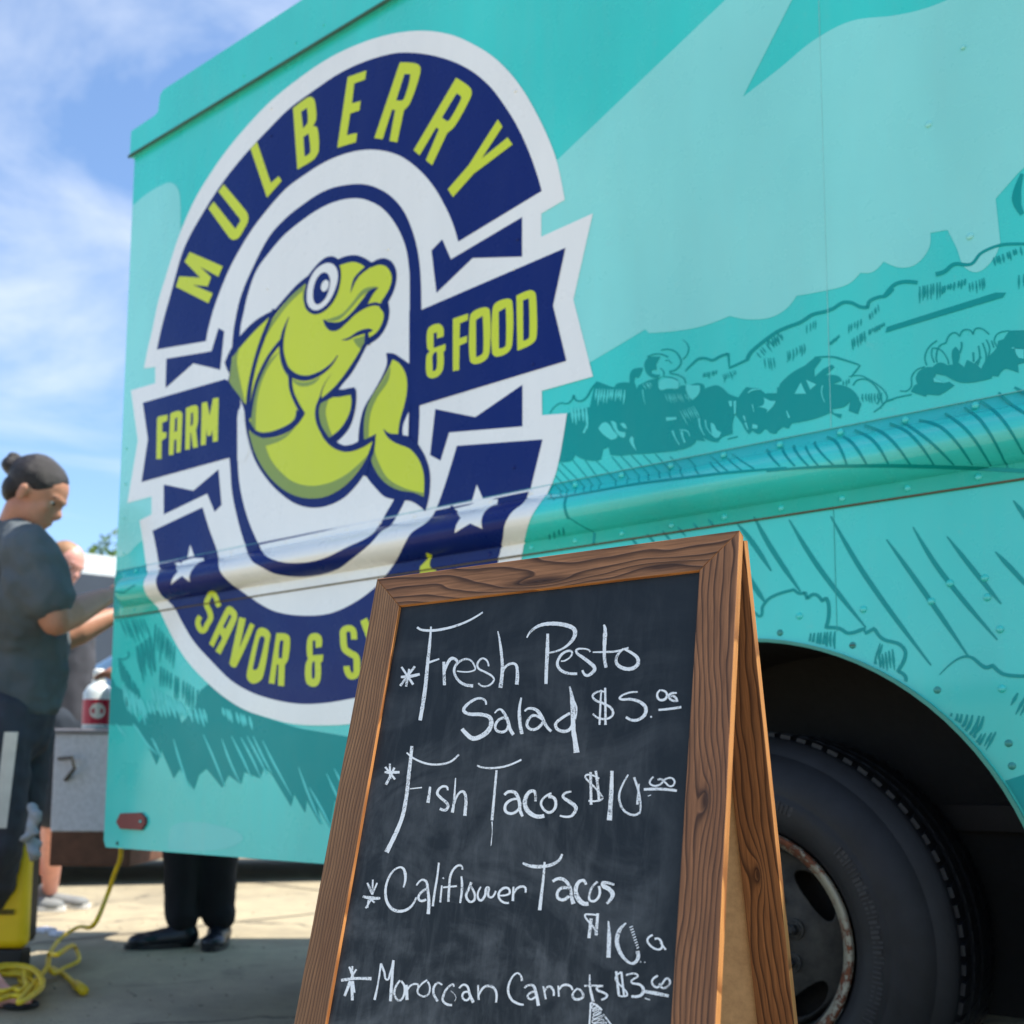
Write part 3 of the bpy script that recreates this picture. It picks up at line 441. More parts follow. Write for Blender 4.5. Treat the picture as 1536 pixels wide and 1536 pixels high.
# rivets and screws
def dome(name, r, h, mat):
    bm = bmesh.new(); bmesh.ops.create_uvsphere(bm, u_segments=12, v_segments=6, radius=1)
    for v in bm.verts: v.co = Vector((v.co.x*r, -max(v.co.y, -9)*h, v.co.z*r))
    me = bpy.data.meshes.new(name); bm.to_mesh(me); bm.free(); me.materials.append(mat)
    for p in me.polygons: p.use_smooth = True
    return me
RVS = {}
def rv(x, z, r, h):
    c_ = RC.transposed() @ (Vector((x, D-off(x, z), z))-CAM); m = mat_at(CX+F*c_.x/-c_.z, CY-F*c_.y/-c_.z); k = (m.name, r)
    if k not in RVS: RVS[k] = dome('rivet', r, h, m)
    return RVS[k]
RV, RS = (.0066, .0042), (.0042, .003)
def rivet(x, z, me=RV, name='rivet', y=None):
    o = bpy.data.objects.new(name, rv(x, z, *me) if isinstance(me, tuple) else me); link(o, truck, Matrix.Translation((x, (D-off(x, z)) if y is None else y, z))); return o
x = -.483
k = 0
while x > XR+.03:
    rivet(x, CAMH+.6175+(-.001 if k % 2 else .0)); rivet(x, CAMH+.4955, RV if x > -1.6 else RS); x -= .1155; k += 1
for x in (-.368, -.252, -.137): rivet(x, CAMH+.6175); rivet(x, CAMH+.4955)
for px, py in ((1199,924),(1295,914),(1425,875),(1397,902),(1477,867),(1481,896),(1500,944),(1503,1033)): rivet(*onside(px, py))
for px, py in ((1393,187),(1455,355)): rivet(*onside(px, py), RV)
for px, py in ((1445,72),(408,204),(774,137),(402,433),(583,374),(778,359),(772,404),(801,546),(772,701),(186,830),(190,673),(189,726),(187,777),(335,870),(408,163),(448,67),(490,40),(410,90),(370,116),(332,139),(297,162)): rivet(*onside(px, py), RS, y=D-.0022 if py > 120 or px > 500 else D-.0102)
SC = dome('screw', .0062, .0028, simple('screw_metal', (60, 150, 140), .35, .3))
for px, py in ((1170,949),(1279,968),(1406,1035),(1513,1115),(1518,1149)):
    o = rivet(*onside(px, py), SC, 'screw')
bm = bmesh.new()
bx(bm, -.0045, .0045, -.0034, -.0024, -.0007, .0007); slot = obj('screw_slot', bm, simple('rust', (90, 60, 40), .8), truck, Matrix.Translation((onside(1279,968)[0], D, onside(1279,968)[1])))
for px, w_j in ((1241, .0009),):
    x, z = onside(px, 450); bm = bmesh.new(); bx(bm, x, x+w_j, D-.0012, D-.0004, ZF1+.003, ZT-.01); obj('panel_joint', bm, simple('pale_joint', (150, 214, 208), .5), truck)
bm = bmesh.new(); bx(bm, x, x+.0008, D-.0012, D-.0004, AC.z+AR+.0, ZS-.004); obj('panel_joint', bm, simple('teal_joint', (60, 176, 168), .5), truck)
# side reflector at the rear corner
bm = bmesh.new(); rp = [onside(*p[:2]) for p in P('48,312 68,268 128,262 138,290 134,345 118,368 66,362', (168, 1150, 400))]
rp = [onside(*p[:2]) for p in P('178,1233 184,1220 214,1219 221,1227 221,1236 215,1245 184,1243')]
plate(rp, D-.009, D-.0005, simple('dull_red_reflector', (116, 34, 40), .35), 'side_reflector', truck)
rivet(*onside(215, 1232), RS, 'reflector_screw', y=D-.010)
rivet(*onside(176, 1265), dome('plug', .006, .002, BLACK), 'drain_hole')

# ------------------------------------------------------------------ wheel
def paint_tyre():
    t = NT('worn_black_rubber'); n = t.noise(t.pos(), 20, 5, .6)
    t.set(Base_Color=t.ramp(n, [(.3, lin((12, 13, 16))), (.7, lin((24, 26, 31)))]), Roughness=.62); t.bump(t.noise(t.pos(), 160, 3), .2, .002); return t.m
TY = paint_tyre()
WY, WC = D+.125, Vector((-.99*1.0+.0, 0, CAMH-.314))
wheel = bpy.data.objects.new('wheel', None); link(wheel, truck, Matrix.Translation((WC.x, WY, WC.z)))
ax, a_, b_ = Vector((0, 1, 0)), Vector((1, 0, 0)), Vector((0, 0, 1)); O = Vector((WC.x, WY, WC.z))
bm = bmesh.new()
prof = [(.012, .221), (-.006, .232), (-.020, .250), (-.026, .275), (-.025, .292), (-.0235, .294), (-.024, .300), (-.022, .318), (-.010, .345), (.004, .362), (.006, .364), (.006, .370), (.022, .384), (.024, .390), (.030, .3925), (.060, .399), (.062, .392), (.068, .392), (.070, .400), (.100, .401), (.102, .393), (.108, .393), (.110, .401), (.145, .400), (.147, .392), (.153, .392), (.155, .399), (.185, .395), (.205, .385), (.215, .36), (.21, .30), (.20, .25)]
WS = lambda t_: t_*1.25 if t_ > 0 else t_
RSC = lambda r_: r_+max(0, r_-.25)*.05
lathe(bm, [(WS(a), RSC(b)) for a, b in prof], 128, O, ax, a_, b_); ty = obj('tyre', bm, TY, wheel, None, True)
ty.data.polygons.foreach_set('use_smooth', [True]*len(ty.data.polygons))
# tread lugs: real raised blocks, one mesh
bm = bmesh.new()
for k in range(76):
    an = 2*math.pi*k/76
    for (t0, t1, r0, r1, sk, wd) in ((.031, .059, .394, .4000, .5, .026), (.071, .099, .396, .4014, 0, .025), (.111, .144, .396, .4014, .5, .025), (.156, .184, .394, .3985, 0, .025)):
        t0, t1, r0, r1 = WS(t0), WS(t1), RSC(r0), RSC(r1); aa = an+sk*2*math.pi/76; rad = Vector((math.cos(aa), 0, math.sin(aa))); tg = Vector((-math.sin(aa), 0, math.cos(aa)))
        q = []
        for t, r in ((t0, r0 if t0 > .01 else r0-.0), (t1, r0)):
            for s in (-1, 1):
                for rr2 in (r-.006, (r1 if not (t0 < .01 and t == t0) else r0+.004)): q.append(bm.verts.new(O+ax*t+tg*(s*wd/2*(.8 if k % 3 else .7)+(t-t0)*.35)+rad*(rr2 if not (t0 < .01 and t == t1) else rr2+(.03 if rr2 == r-.006 else 0))))
        for f in ((1, 3, 7, 5), (0, 1, 5, 4), (2, 6, 7, 3), (0, 2, 3, 1), (4, 5, 7, 6)): bm.faces.new([q[i] for i in f])
tag(obj('tread_block', bm, TY, wheel), kind='stuff')
# faint moulded bars in the sidewall where its lettering runs
bm = bmesh.new()
random.seed(3)
for k in range(0, 200):
    if (k // 12) % 3 == 2: continue
    an = 2*math.pi*k/200; w = random.choice((.3, .5, .8)); rr0 = .268; h = random.choice((.016, .02, .02))
    rad = Vector((math.cos(an), 0, math.sin(an))); tg = Vector((-math.sin(an), 0, math.cos(an)))
    q = [bm.verts.new(O-ax*(.0268-abs(r-.284)*.1)+tg*s*w*.0035+rad*r) for s in (-1, 1) for r in (rr0, rr0+h)]
    bm.faces.new((q[0], q[1], q[3], q[2]))
o = tag(obj('sidewall_relief', bm, simple('rubber_relief', (30, 33, 40), .5), wheel), kind='stuff'); o.modifiers.new('s', 'SOLIDIFY').thickness = .0012
t = NT('rusty_rim_paint'); g = t.noise(t.pos(), 62, 6, .72); g2 = t.noise(t.pos(), 14, 4, .6)
rs = t.ramp(t.math('ADD', t.math('MULTIPLY', g, .6), t.math('MULTIPLY', g2, .45)), [(.50, 0.), (.56, 1.)])
t.set(Base_Color=t.mix(rs, lin((152, 146, 126)), t.ramp(g, [(.4, lin((60, 34, 22))), (.7, lin((132, 72, 38)))])), Roughness=t.math('ADD', t.math('MULTIPLY', rs, .4), .42)); t.bump(rs, .3, .002); RIM = t.m
t = NT('brake_dust_disc'); t.set(Base_Color=t.ramp(t.noise(t.pos(), 18, 5, .65), [(.3, lin((26, 26, 26))), (.72, lin((74, 72, 66)))]), Roughness=.65, Metallic=.2); DSC = t.m
bm = bmesh.new(); lathe(bm, [(.006, .2215), (-.004, .2215), (-.006, .219), (-.003, .212), (.004, .206), (.012, .199), (.030, .197)], 96, O, ax, a_, b_); obj('rim_flange', bm, RIM, wheel, None, True)
bm = bmesh.new(); lathe(bm, [(.029, .198), (.06, .195), (.12, .186)], 96, O, ax, a_, b_)
# disc with four hand holes
NH = 4
def holed(r, an): return any(abs(((an-R_(38+90*i)+math.pi) % (2*math.pi))-math.pi)*.145 < .056*math.sqrt(max(0, 1-((r-.150)/.021)**2)) for i in range(NH)) if abs(r-.150) < .021 else False
rads = [(.186, .12), (.178, .105)]+[(.174-.0016*i_, .099-.00062*i_) for i_ in range(32)]+[(.112, .074), (.100, .070), (.085, .066), (.06, .066), (.058, .04), (.03, .038), (.001, .036)]
n = 360; rings = [[bm.verts.new(O+ax*t+Vector((math.cos(2*math.pi*k/n), 0, math.sin(2*math.pi*k/n)))*r) for k in range(n)] for r, t in rads]
for i in range(len(rads)-1):
    for k in range(n):
        if not holed((rads[i][0]+rads[i+1][0])/2, 2*math.pi*(k+.5)/n): bm.faces.new((rings[i][k], rings[i][(k+1) % n], rings[i+1][(k+1) % n], rings[i+1][k]))
o = obj('wheel_disc', bm, DSC, wheel, None, True); o.modifiers.new('s', 'SOLIDIFY').thickness = .005
bm = bmesh.new(); bmesh.ops.create_cone(bm, cap_ends=True, segments=48, radius1=.185, radius2=.185, depth=.09, matrix=Matrix.Translation(O+ax*.19) @ Matrix.Rotation(R_(90), 4, 'X')); obj('brake_drum', bm, BLACK, wheel)
NUT = None
for i in range(8):
    an = 2*math.pi*(i+.35)/8; c = O+Vector((math.cos(an), 0, math.sin(an)))*.083
    if NUT is None:
        bm = bmesh.new(); lathe(bm, [(0, .017), (-.004, .017), (-.0041, .011), (-.018, .0105), (-.022, .006), (-.022, .0)], 6, Vector((0, .0655, 0)), ax, a_, b_)
        lathe(bm, [(.002, .021), (-.002, .0205), (-.003, .016)], 16, Vector((0, .0655, 0)), ax, a_, b_)
        o = obj('lug_nut', bm, DSC, wheel, Matrix.Translation(c)); NUT = o.data
    else: link(bpy.data.objects.new('lug_nut', NUT), wheel, Matrix.Translation(c))
far = bpy.data.objects.new('tyre', ty.data); link(far, truck, Matrix.Translation((0, 1.55, 0))); far['label'] = 'tyre on the far side of the truck'

# ------------------------------------------------------------------ chalkboard A-frame
e_ = Vector((0.98550288, 0.16736211, 0.02782092)); w_ = Vector((-0.07530787, 0.28458028, 0.95568969)); n_ = Vector((0.15202895, -0.94393008, 0.29305837))
TL = CAM+Vector((-0.9098989, 0.89905683, 0.23190689)); SW = .43784; SL = TL.z/w_.z; FW = .0395; TH = .0135
sign = thing('chalkboard_sign', (TL.x+.2, TL.y+.05, 0), 'standing wooden A-frame chalkboard with a handwritten chalk menu, in front of the teal truck', 'chalkboard sign')
def frameM(o, x, y, z): return Matrix(((x.x, y.x, z.x, o.x), (x.y, y.y, z.y, o.y), (x.z, y.z, z.z, o.z), (0, 0, 0, 1)))
MF = frameM(TL, e_, w_, n_)                 # front leaf: x across, y up (top edge at 0), z towards viewer
def wood(name, knots, dk, lt, freq=165, seed=0, red=1.0):
    """stained softwood: x is the direction of the grain, y across it"""
    t = NT(name); o = t.oco(); sp = t.n('ShaderNodeSeparateXYZ'); t.L(o, sp.inputs[0]); u, v, d3 = sp.outputs
    sv = t.map(o, (3.2, 11, 6), loc=(seed, seed*1.7, 0)); w1 = t.noise(sv, 1, 3, .5)
    w2 = t.noise(t.map(o, (9, 30, 10), loc=(seed*3, 0, 0)), 1, 2, .5)
    g = t.math('ADD', t.math('MULTIPLY', v, freq), t.math('MULTIPLY', w1, 13.5)); g = t.math('ADD', g, t.math('MULTIPLY', w2, 2.2))
    g = t.math('ADD', g, t.math('MULTIPLY', u, 5.0)); kn = 0.
    for ku, kv, ru, rv, amp in knots:
        du = t.math('DIVIDE', t.math('SUBTRACT', u, ku), ru); dv = t.math('DIVIDE', t.math('SUBTRACT', v, kv), rv)
        r2 = t.math('ADD', t.math('MULTIPLY', du, du), t.math('MULTIPLY', dv, dv)); q = t.math('POWER', 2.718, t.math('MULTIPLY', t.math('SQRT', r2), -1.15))
        g = t.math('ADD', g, t.math('MULTIPLY', q, amp)); kn = t.math('ADD', kn, t.math('POWER', 2.718, t.math('MULTIPLY', r2, -6.)))
    f = t.math('FRACT', t.math('MULTIPLY', g, .5))
    line = t.ramp(f, [(.0, .15), (.42, .35), (.72, 1.), (.80, 1.), (.86, .1)])
    fib = t.noise(t.map(o, (16, 420, 300)), 1, 3, .65)
    tone = t.noise(t.map(o, (1.6, 9, 4), loc=(seed*5, 2, 0)), 1, 3)
    base = t.ramp(tone, [(.3, dk[1]), (.7, lt)]); col = t.mix(t.math('MULTIPLY', line, .84), base, dk[0])
    col = t.mix(t.math('MULTIPLY', t.ramp(fib, [(.35, 1.), (.65, 0.)]), .42), col, dk[0])
    if knots: col = t.mix(t.math('MINIMUM', kn, .85), col, dk[0])
    t.set(Base_Color=col, Roughness=.62, IOR=1.4); h = t.math('SUBTRACT', t.math('MULTIPLY', line, 1.), t.math('MULTIPLY', fib, .5)); t.bump(h, .35, .0012); return t.m
DK = (lin((46, 26, 16)), lin((138, 90, 58))); LTc = lin((182, 128, 86))
DK2 = (lin((54, 26, 12)), lin((142, 86, 48))); LT2 = lin((180, 118, 70))
RAW = wood('sawn_wood_edge', [], (lin((126, 74, 34)), lin((200, 134, 72))), lin((216, 150, 86)), 60, 4)
WT = wood('stained_wood_top', [(.22, -.030, .10, .012, 7), (.36, -.030, .07, .010, -5)], DK, LTc, 200, 1)
WL = wood('stained_wood_left', [], (lin((74, 46, 28)), lin((146, 102, 66))), lin((186, 140, 96)), 520, 2)
WR = wood('stained_wood_right', [(.275, .020, .030, .010, 6), (.62, .004, .05, .008, -3)], DK, LTc, 330, 3)
WB = wood('stained_wood_back', [(.34, .022, .022, .007, 6), (.64, .024, .022, .008, 7), (.95, .02, .02, .008, 6)], DK2, LT2, 300, 6)
def member(name, quad, z0, z1, mats, parent, M):
    bm = bmesh.new(); a = [bm.verts.new((x, y, z0)) for x, y in quad]; b = [bm.verts.new((x, y, z1)) for x, y in quad]; n = len(quad)
    bm.faces.new(a); bm.faces.new(b)
    for i in range(n): bm.faces.new((a[i], a[(i+1) % n], b[(i+1) % n], b[i])).material_index = 1
    return bev(obj(name, bm, mats, parent, M), .0009, 2)
def leaf(M0, mats, nm, L_, parent, W0=SW):
    """frame of four mitred members; member-local x runs along the grain"""
    g = .0004
    # vertical members: local x = down the stile, y = across
    RV_ = Matrix(((0, 1, 0, 0), (-1, 0, 0, 0), (0, 0, 1, 0), (0, 0, 0, 1)))   # (x,y)->(y,-x)
    mm_ = []
    mm_.append(member(nm[0], [(g, g), (L_, g), (L_-FW, FW), (FW+g, FW)], -TH, 0, (mats[0], RAW), parent, M0 @ RV_))
    M2 = M0 @ Matrix.Translation((W0, 0, 0)) @ RV_ @ Matrix.Diagonal((1, -1, 1, 1))
    mm_.append(member(nm[0], [(g, g), (L_, g), (L_-FW, FW), (FW+g, FW)], -TH, 0, (mats[1], RAW), parent, M2))
    mm_.append(member(nm[1], [(0, 0), (W0, 0), (W0-FW, -FW), (FW, -FW)], -TH, 0, (mats[2], RAW), parent, M0))
    mm_.append(member(nm[1], [(g+.0, 0), (W0-g, 0), (W0-FW, FW), (FW, FW)], -TH, 0, (mats[2], RAW), parent, M0 @ Matrix.Translation((0, -L_+g, 0))))
    return mm_
fr = leaf(MF, (WL, WR, WT), ('stile', 'rail'), SL-.004, sign)
fr[2]['label'] = 'top rail with wavy dark grain'
t = NT('chalkboard_slate'); o = t.oco()
sm = t.noise(t.map(o, (6, 8, 1), rot=(0, 0, .7)), 1, 6, .62, 1.8); s2 = t.noise(t.map(o, (70, 16, 1), rot=(0, 0, 1.1)), 1, 4, .7, .6); s3 = t.noise(o, 420, 3, .7)
dw = t.n('ShaderNodeSeparateXYZ'); t.L(o, dw.inputs[0]); edge = t.math('MULTIPLY', t.math('SUBTRACT', dw.outputs[0], .0), 2.4)
low_ = t.math('MULTIPLY', dw.outputs[1], -1.25, clamp=True)
am = t.math('MULTIPLY', t.math('ADD', t.ramp(sm, [(.46, .0), (.78, 1.)]), t.math('MULTIPLY', t.ramp(s2, [(.45, 0.), (.8, 1.)]), .5)), t.math('ADD', t.math('MULTIPLY', low_, .30), .018))
sx_ = t.math('MULTIPLY', t.math('SUBTRACT', .40, dw.outputs[0]), 22., clamp=True)
am = t.math('MULTIPLY', am, t.math('ADD', t.math('MULTIPLY', sx_, .8), .2))
dust = t.math('MULTIPLY', t.ramp(s3, [(.70, 0.), (.78, 1.)]), t.math('MULTIPLY', t.ramp(sm, [(.5, 0.), (.75, 1.)]), .12))
am = t.math('ADD', am, dust)
t.set(Base_Color=t.mix(am, lin((23, 30, 34)), lin((186, 190, 190))), Roughness=.55, IOR=1.42); t.bump(s3, .08, .001); SLATE = t.m
bm = bmesh.new(); bx(bm, FW-.006, SW-FW+.006, -SL+FW, -FW+.006, -.0095, -.0045); obj('slate_panel', bm, SLATE, sign, MF)
# chalk handwriting
t = NT('white_chalk'); g = t.noise(t.pos(), 620, 4, .8); al = t.ramp(t.math('ADD', t.math('MULTIPLY', g, .8), t.math('MULTIPLY', t.noise(t.pos(), 70, 3), .35)), [(.43, .12), (.55, 1.)])
t.set(Base_Color=lin((236, 238, 236)), Roughness=.95, Alpha=al); CHALK = t.m
def onboard(px, py):
    r = ray(px, py); q = CAM+r*(((TL-n_*.0045-CAM).dot(n_))/r.dot(n_)); q = q-TL; return q.dot(e_), q.dot(w_)
C1 = (580,860,300); C2 = (780,860,300); C3 = (500,1090,300); C4 = (760,1090,300); C5 = (440,1290,300); C6 = (740,1290,300)
def chalk(name, rows):
    bm = bmesh.new(); i = 0
    for c, w, s in rows:
        k = c[2]/1536
        for part in s.split('|'):
            if part.startswith('w'): wt, part = part[1:].split(':'); ws = [float(v)*k for v in wt.split('/')]
            else: ws = [w*k*q for q in (.75, 1.05, 1.12, 1., .85)]
            pts = crv(P(part, c), False, 7); n = len(pts); row = []; i += 1
            for a, pt in enumerate(pts):
                d = pts[min(a+1, n-1)]-pts[max(a-1, 0)]; d = d.normalized() if d.length > 1e-6 else Vector((1, 0))
                q = Vector((-d.y, d.x)); tt = a/(n-1)*(len(ws)-1) if len(ws) > 1 else 0; b = min(int(tt), max(len(ws)-2, 0))
                ww = (ws[b]*(1-(tt-b))+ws[min(b+1, len(ws)-1)]*(tt-b))/2
                ww *= 1+.16*noise.noise(Vector((pt.x*.35, pt.y*.35, i)))
                row.append([bm.verts.new((*onboard(*(pt+q*sg*ww)), .0002+i*6e-6)) for sg in (1, -1)])
            for x, y in zip(row, row[1:]): bm.faces.new((x[0], x[1], y[1], y[0]))
    for f in bm.faces: f.normal_update()
    return obj(name, bm, CHALK, slate, MF @ Matrix.Translation((0, 0, -.0044)))
slate = bpy.data.objects['slate_panel']
chalk('menu_line', [(C1, 22, '115,720 205,855|175,735 150,870|218,715 105,865|110,797 180,792 255,775|w16/20/18/12:235,415 270,435 350,440 430,430 530,405 640,360 740,300|w14/22/26/28/28:342,410 330,560 315,700 295,900 258,1130|w18/12:312,690 405,658|w22/24:440,680 445,860|445,760 470,690 500,655 535,665 545,690|w10/14/18/20/24:540,752 675,745 665,690 625,660 575,670 530,710 520,760 550,820 600,855 665,865|w12/16/16/14/12:785,715 770,670 735,655 700,690 705,730 760,760 810,790 825,820 790,860 740,868 705,845|w8/20/24/30:855,445 870,520 885,640 890,740 875,880|w16/18/22/28:880,830 900,740 940,700 990,700 1005,760 1000,855|w10/20/30/34/30/16/12:1078,495 1110,445 1180,400 1280,387 1380,400 1440,430 1445,480 1400,545 1330,590 1245,612|w20/28/26/24:1238,465 1235,600 1228,740 1225,850'),
    (C2, 18, 'w10/14/20/22/20:315,675 345,672 390,640 400,605 370,597 320,625 290,680 295,720 330,755 380,770 440,772|w12/12/20/28/26/16:540,605 530,590 490,580 435,588 440,615 480,645 540,690 575,730 555,765 510,785 480,745|w14/30/24/24:645,395 655,430 650,550 650,650 662,725|w10/16/14:560,607 650,605 740,600 835,572|w14/28/28/18:795,580 745,640 745,695 795,730 860,733 905,700 905,655 870,620 800,580')])
chalk('menu_line', [(C1, 20, 'w14/18/24/26/30/36/34/28:765,1010 755,975 710,960 650,985 600,1030 595,1060 640,1082 720,1084 790,1105 805,1150 780,1210 720,1255 660,1268 610,1230 580,1195|w10/20/26/26:830,1075 870,1045 900,1070 930,1130 950,1200 975,1240|w20/20/20:935,1115 880,1115 840,1155 840,1200 880,1220 920,1205 940,1155|w14/26/26:1035,955 1020,1050 1025,1150 1040,1235|w14/20/28/24/20:1060,1060 1095,1038 1150,1050 1190,1100 1225,1170 1265,1215|w20/22/20:1195,1120 1130,1092 1090,1125 1080,1170 1112,1200 1160,1190 1205,1140|w20/24/24:1410,1075 1350,1110 1300,1155 1310,1195 1360,1215 1405,1200 1435,1150|w12/34/34/34/44:1407,870 1425,960 1432,1080 1435,1200 1450,1300 1460,1378|w8/14/12:1430,960 1458,1030 1450,1120'),
    (C2, 17, '650,910 600,910 560,940 580,975 640,1000 700,1035 715,1080 680,1115 610,1115 560,1080|w14/16:625,895 618,1030 612,1165|w16/18:655,880 657,1030 658,1165|w12/14:905,912 850,915 790,935|w14/20/28/22/20:790,935 770,965 850,968 920,988 965,1030 960,1085 910,1125 860,1128 815,1105|1003,1098 1012,1108|1080,895 1055,930 1070,970 1110,970 1130,940 1120,912 1085,898|1205,920 1160,925 1145,945 1165,975 1215,980|1160,945 1190,950 1212,985|w16/20:1065,1050 1150,1042 1240,1028')])
chalk('menu_line', [(C3, 20, '435,285 438,400|400,310 475,405|w16/20:470,315 440,380 405,445|395,350 450,352 510,350|w24/26/28/30/34:605,150 595,250 580,380 565,520 535,680 490,800 410,965|w12/16/16/14:565,200 620,245 720,285 820,290 900,270 965,215|w8/10:590,478 682,468|w16/26:745,462 738,520 728,585|w14/20/22/20:880,490 870,462 830,465 800,510 830,550 875,590 880,620 860,642 820,630|w8/16/24:940,395 935,480 925,600 915,660|w12/22/26:930,600 960,520 1000,500 1020,560 1015,640 1012,685|w12/16/14:1105,298 1150,315 1240,318 1340,300 1445,255|w16/18/22:1255,335 1240,500 1220,720|w10/4/8:1220,730 1222,800 1212,915|w20/26/22:1315,525 1350,500 1400,510 1430,580 1435,640 1455,690|1430,555 1370,562 1325,600 1325,650 1370,668 1420,640 1440,585'),
    (C4, 20, 'w18/26/34/28:222,575 215,500 180,500 150,540 142,600 170,655 230,690 290,685|w16/20/24:345,512 290,545 265,590 290,640 330,660 370,630 378,580 360,545 320,540|w14/20/30/22/14:500,500 450,512 435,540 480,575 530,615 528,650 490,690 410,685|w14:712,400 650,372 605,380 630,420 680,470 730,530 735,555 690,572 630,570|w20:645,350 648,470 650,600|w20:685,340 700,450 712,575|w24/38:810,340 805,500 790,720|w12/18/16:935,370 890,450 865,530 880,610 920,660 980,680 1025,660|w12/18:1025,660 1030,600 1015,500 980,390|w10/22:1018,440 1005,600|w14:1130,385 1100,430 1130,455 1180,445 1220,405 1265,395 1290,420 1280,452 1250,457 1220,430 1190,405 1160,410|w20:1055,483 1150,480 1225,483 1308,493|w6:1085,535 1110,525')])
chalk('menu_line', [(C3, 17, '262,1200 280,1240 300,1290|305,1175 300,1290|338,1200 300,1290|w18/28/18:228,1305 300,1318 362,1318|290,1330 250,1395|290,1330 320,1352|272,1330 262,1392|w12/22/14/16/20/24/20/12:540,1235 555,1170 545,1100 515,1080 460,1110 415,1190 402,1280 420,1360 470,1410 540,1415 600,1380 640,1310|w12/18/20/26:640,1220 680,1178 715,1190 725,1240 735,1330 730,1440|w18:720,1245 680,1270 655,1310 670,1338 715,1328|w14/18:812,1045 800,1150 780,1270 765,1380|835,1220 822,1350|842,1168 850,1160|w14/18/18:995,1100 975,1065 930,1090 900,1150 890,1250 885,1345|845,1235 950,1225|985,1150 990,1240 975,1355|w20/16:1062,1195 1040,1250 1022,1300 1050,1345 1085,1330 1085,1280 1050,1215|1135,1230 1110,1290 1130,1335 1165,1300 1187,1235 1192,1300 1220,1310 1250,1262|1280,1298 1350,1285 1352,1250 1320,1238 1280,1265 1272,1310 1305,1348 1350,1355|w14/20:1385,1230 1380,1340|1385,1285 1420,1238 1470,1232 1478,1275'),
    (C4, 20, 'w16/26/26/22/16:125,1048 180,1070 260,1076 340,1063 400,1030 428,980|w16/20/26:293,1040 285,1150 270,1280 255,1410|w20/26/22/34:355,1190 400,1168 450,1182 490,1240 500,1310 515,1362|w22/24:480,1240 420,1242 390,1280 400,1320 440,1330 480,1300|w20/26/38/30:612,1215 590,1182 550,1200 532,1260 550,1320 590,1358 630,1360|w16/20:700,1190 660,1230 637,1290 640,1332 680,1338 715,1290 710,1225|w16/34/34/20:828,1215 745,1198 745,1222 790,1250 815,1285 805,1320 770,1360')])
chalk('menu_price', [(C6, 18, 'w14:805,425 740,418 705,425 730,470 780,530 800,575|w24:752,450 735,600|w22:803,410 790,580|w12/30/32:885,470 890,600 885,750|w12/30/34/26/18/26/30:1020,485 970,540 950,620 970,700 1020,770 1070,795 1110,760 1108,700|w16:1225,575 1185,610 1200,650 1250,685 1290,680 1295,640 1270,605 1240,608|1285,635 1325,690|w8:1128,780 1136,784|w8:1160,784 1168,788'),
    (C6, 10, '|'.join(f'w9:{1046+i*7},{520+i*20} {1072+i*6},{508+i*20}' for i in range(9)))])
chalk('menu_line', [(C5, 18, '430,820 448,860 460,900|485,840 445,905|455,815 452,905|w22/20/26:368,925 480,910 602,912|w26/18:440,930 395,1045|w22:450,930 455,1078|w14:460,930 472,1020|w20/12/16:625,1075 650,960 675,795|w16/14:675,795 700,860 720,920 745,870 770,770|w18/24:770,770 760,900 748,1085|w16:822,925 785,980 780,1040 815,1080 850,1040 855,970 830,930|w20/24:870,960 875,1075|w14:875,1000 910,960 955,955 960,980|w14:1030,922 980,960 955,1010 985,1045 1030,1040 1050,1000 1045,955 1032,935|w12/18/20:1145,960 1110,945 1080,980 1080,1030 1110,1085|w12/18/18:1235,975 1225,955 1180,990 1155,1040 1150,1080 1180,1108 1220,1115|w4:1210,1005 1250,1050 1240,1085|w14/18/24:1275,985 1310,958 1340,975 1355,1030 1385,1095|w16:1345,1012 1310,1020 1300,1055 1330,1078 1360,1050|1420,960 1425,1075|1425,1040 1470,975 1530,975 1560,1020 1558,1095'),
    (C6, 17, 'w18/12/14/18/20/14:222,930 210,885 180,870 135,920 115,1000 140,1070 190,1103 235,1112|w14/20/26:240,985 270,962 310,968 330,1025 348,1120|w16:330,1012 285,1020 265,1050 290,1070 325,1050|385,970 405,1070|395,1010 430,972 462,1000 465,1045|500,965 505,1050|505,1000 540,962 590,967 610,1000|650,985 612,1030 622,1065 660,1070 692,1045 670,1000 645,990|w10/18/22:742,880 745,980 770,1090|w14:700,968 770,965 845,968|845,970 800,978 802,1000 850,1020 875,1045 830,1075|w20:945,855 965,1035|w14:985,860 940,905 965,950 1000,985 1030,1035 1000,1048 960,1040|w16:985,860 1005,1040|w14/16/24/20:1020,885 1110,885 1062,935 1130,960 1155,1000 1130,1042 1062,1048|w16:1265,888 1220,932 1250,978 1290,960 1335,910 1358,945 1310,985 1275,950|w24/28/22:1165,1010 1250,1025 1348,1045|w8:1165,1062 1205,1075'),
    (C6, 7, 'w14:750,1095 745,1180 738,1300|w16:750,1095 800,1120 835,1155|w12:845,1185 880,1230 930,1300|w8:775,1110 760,1140 800,1130 765,1160 815,1150 770,1190 830,1170 765,1215 840,1200 760,1245 850,1230 770,1270 870,1255 760,1300')])
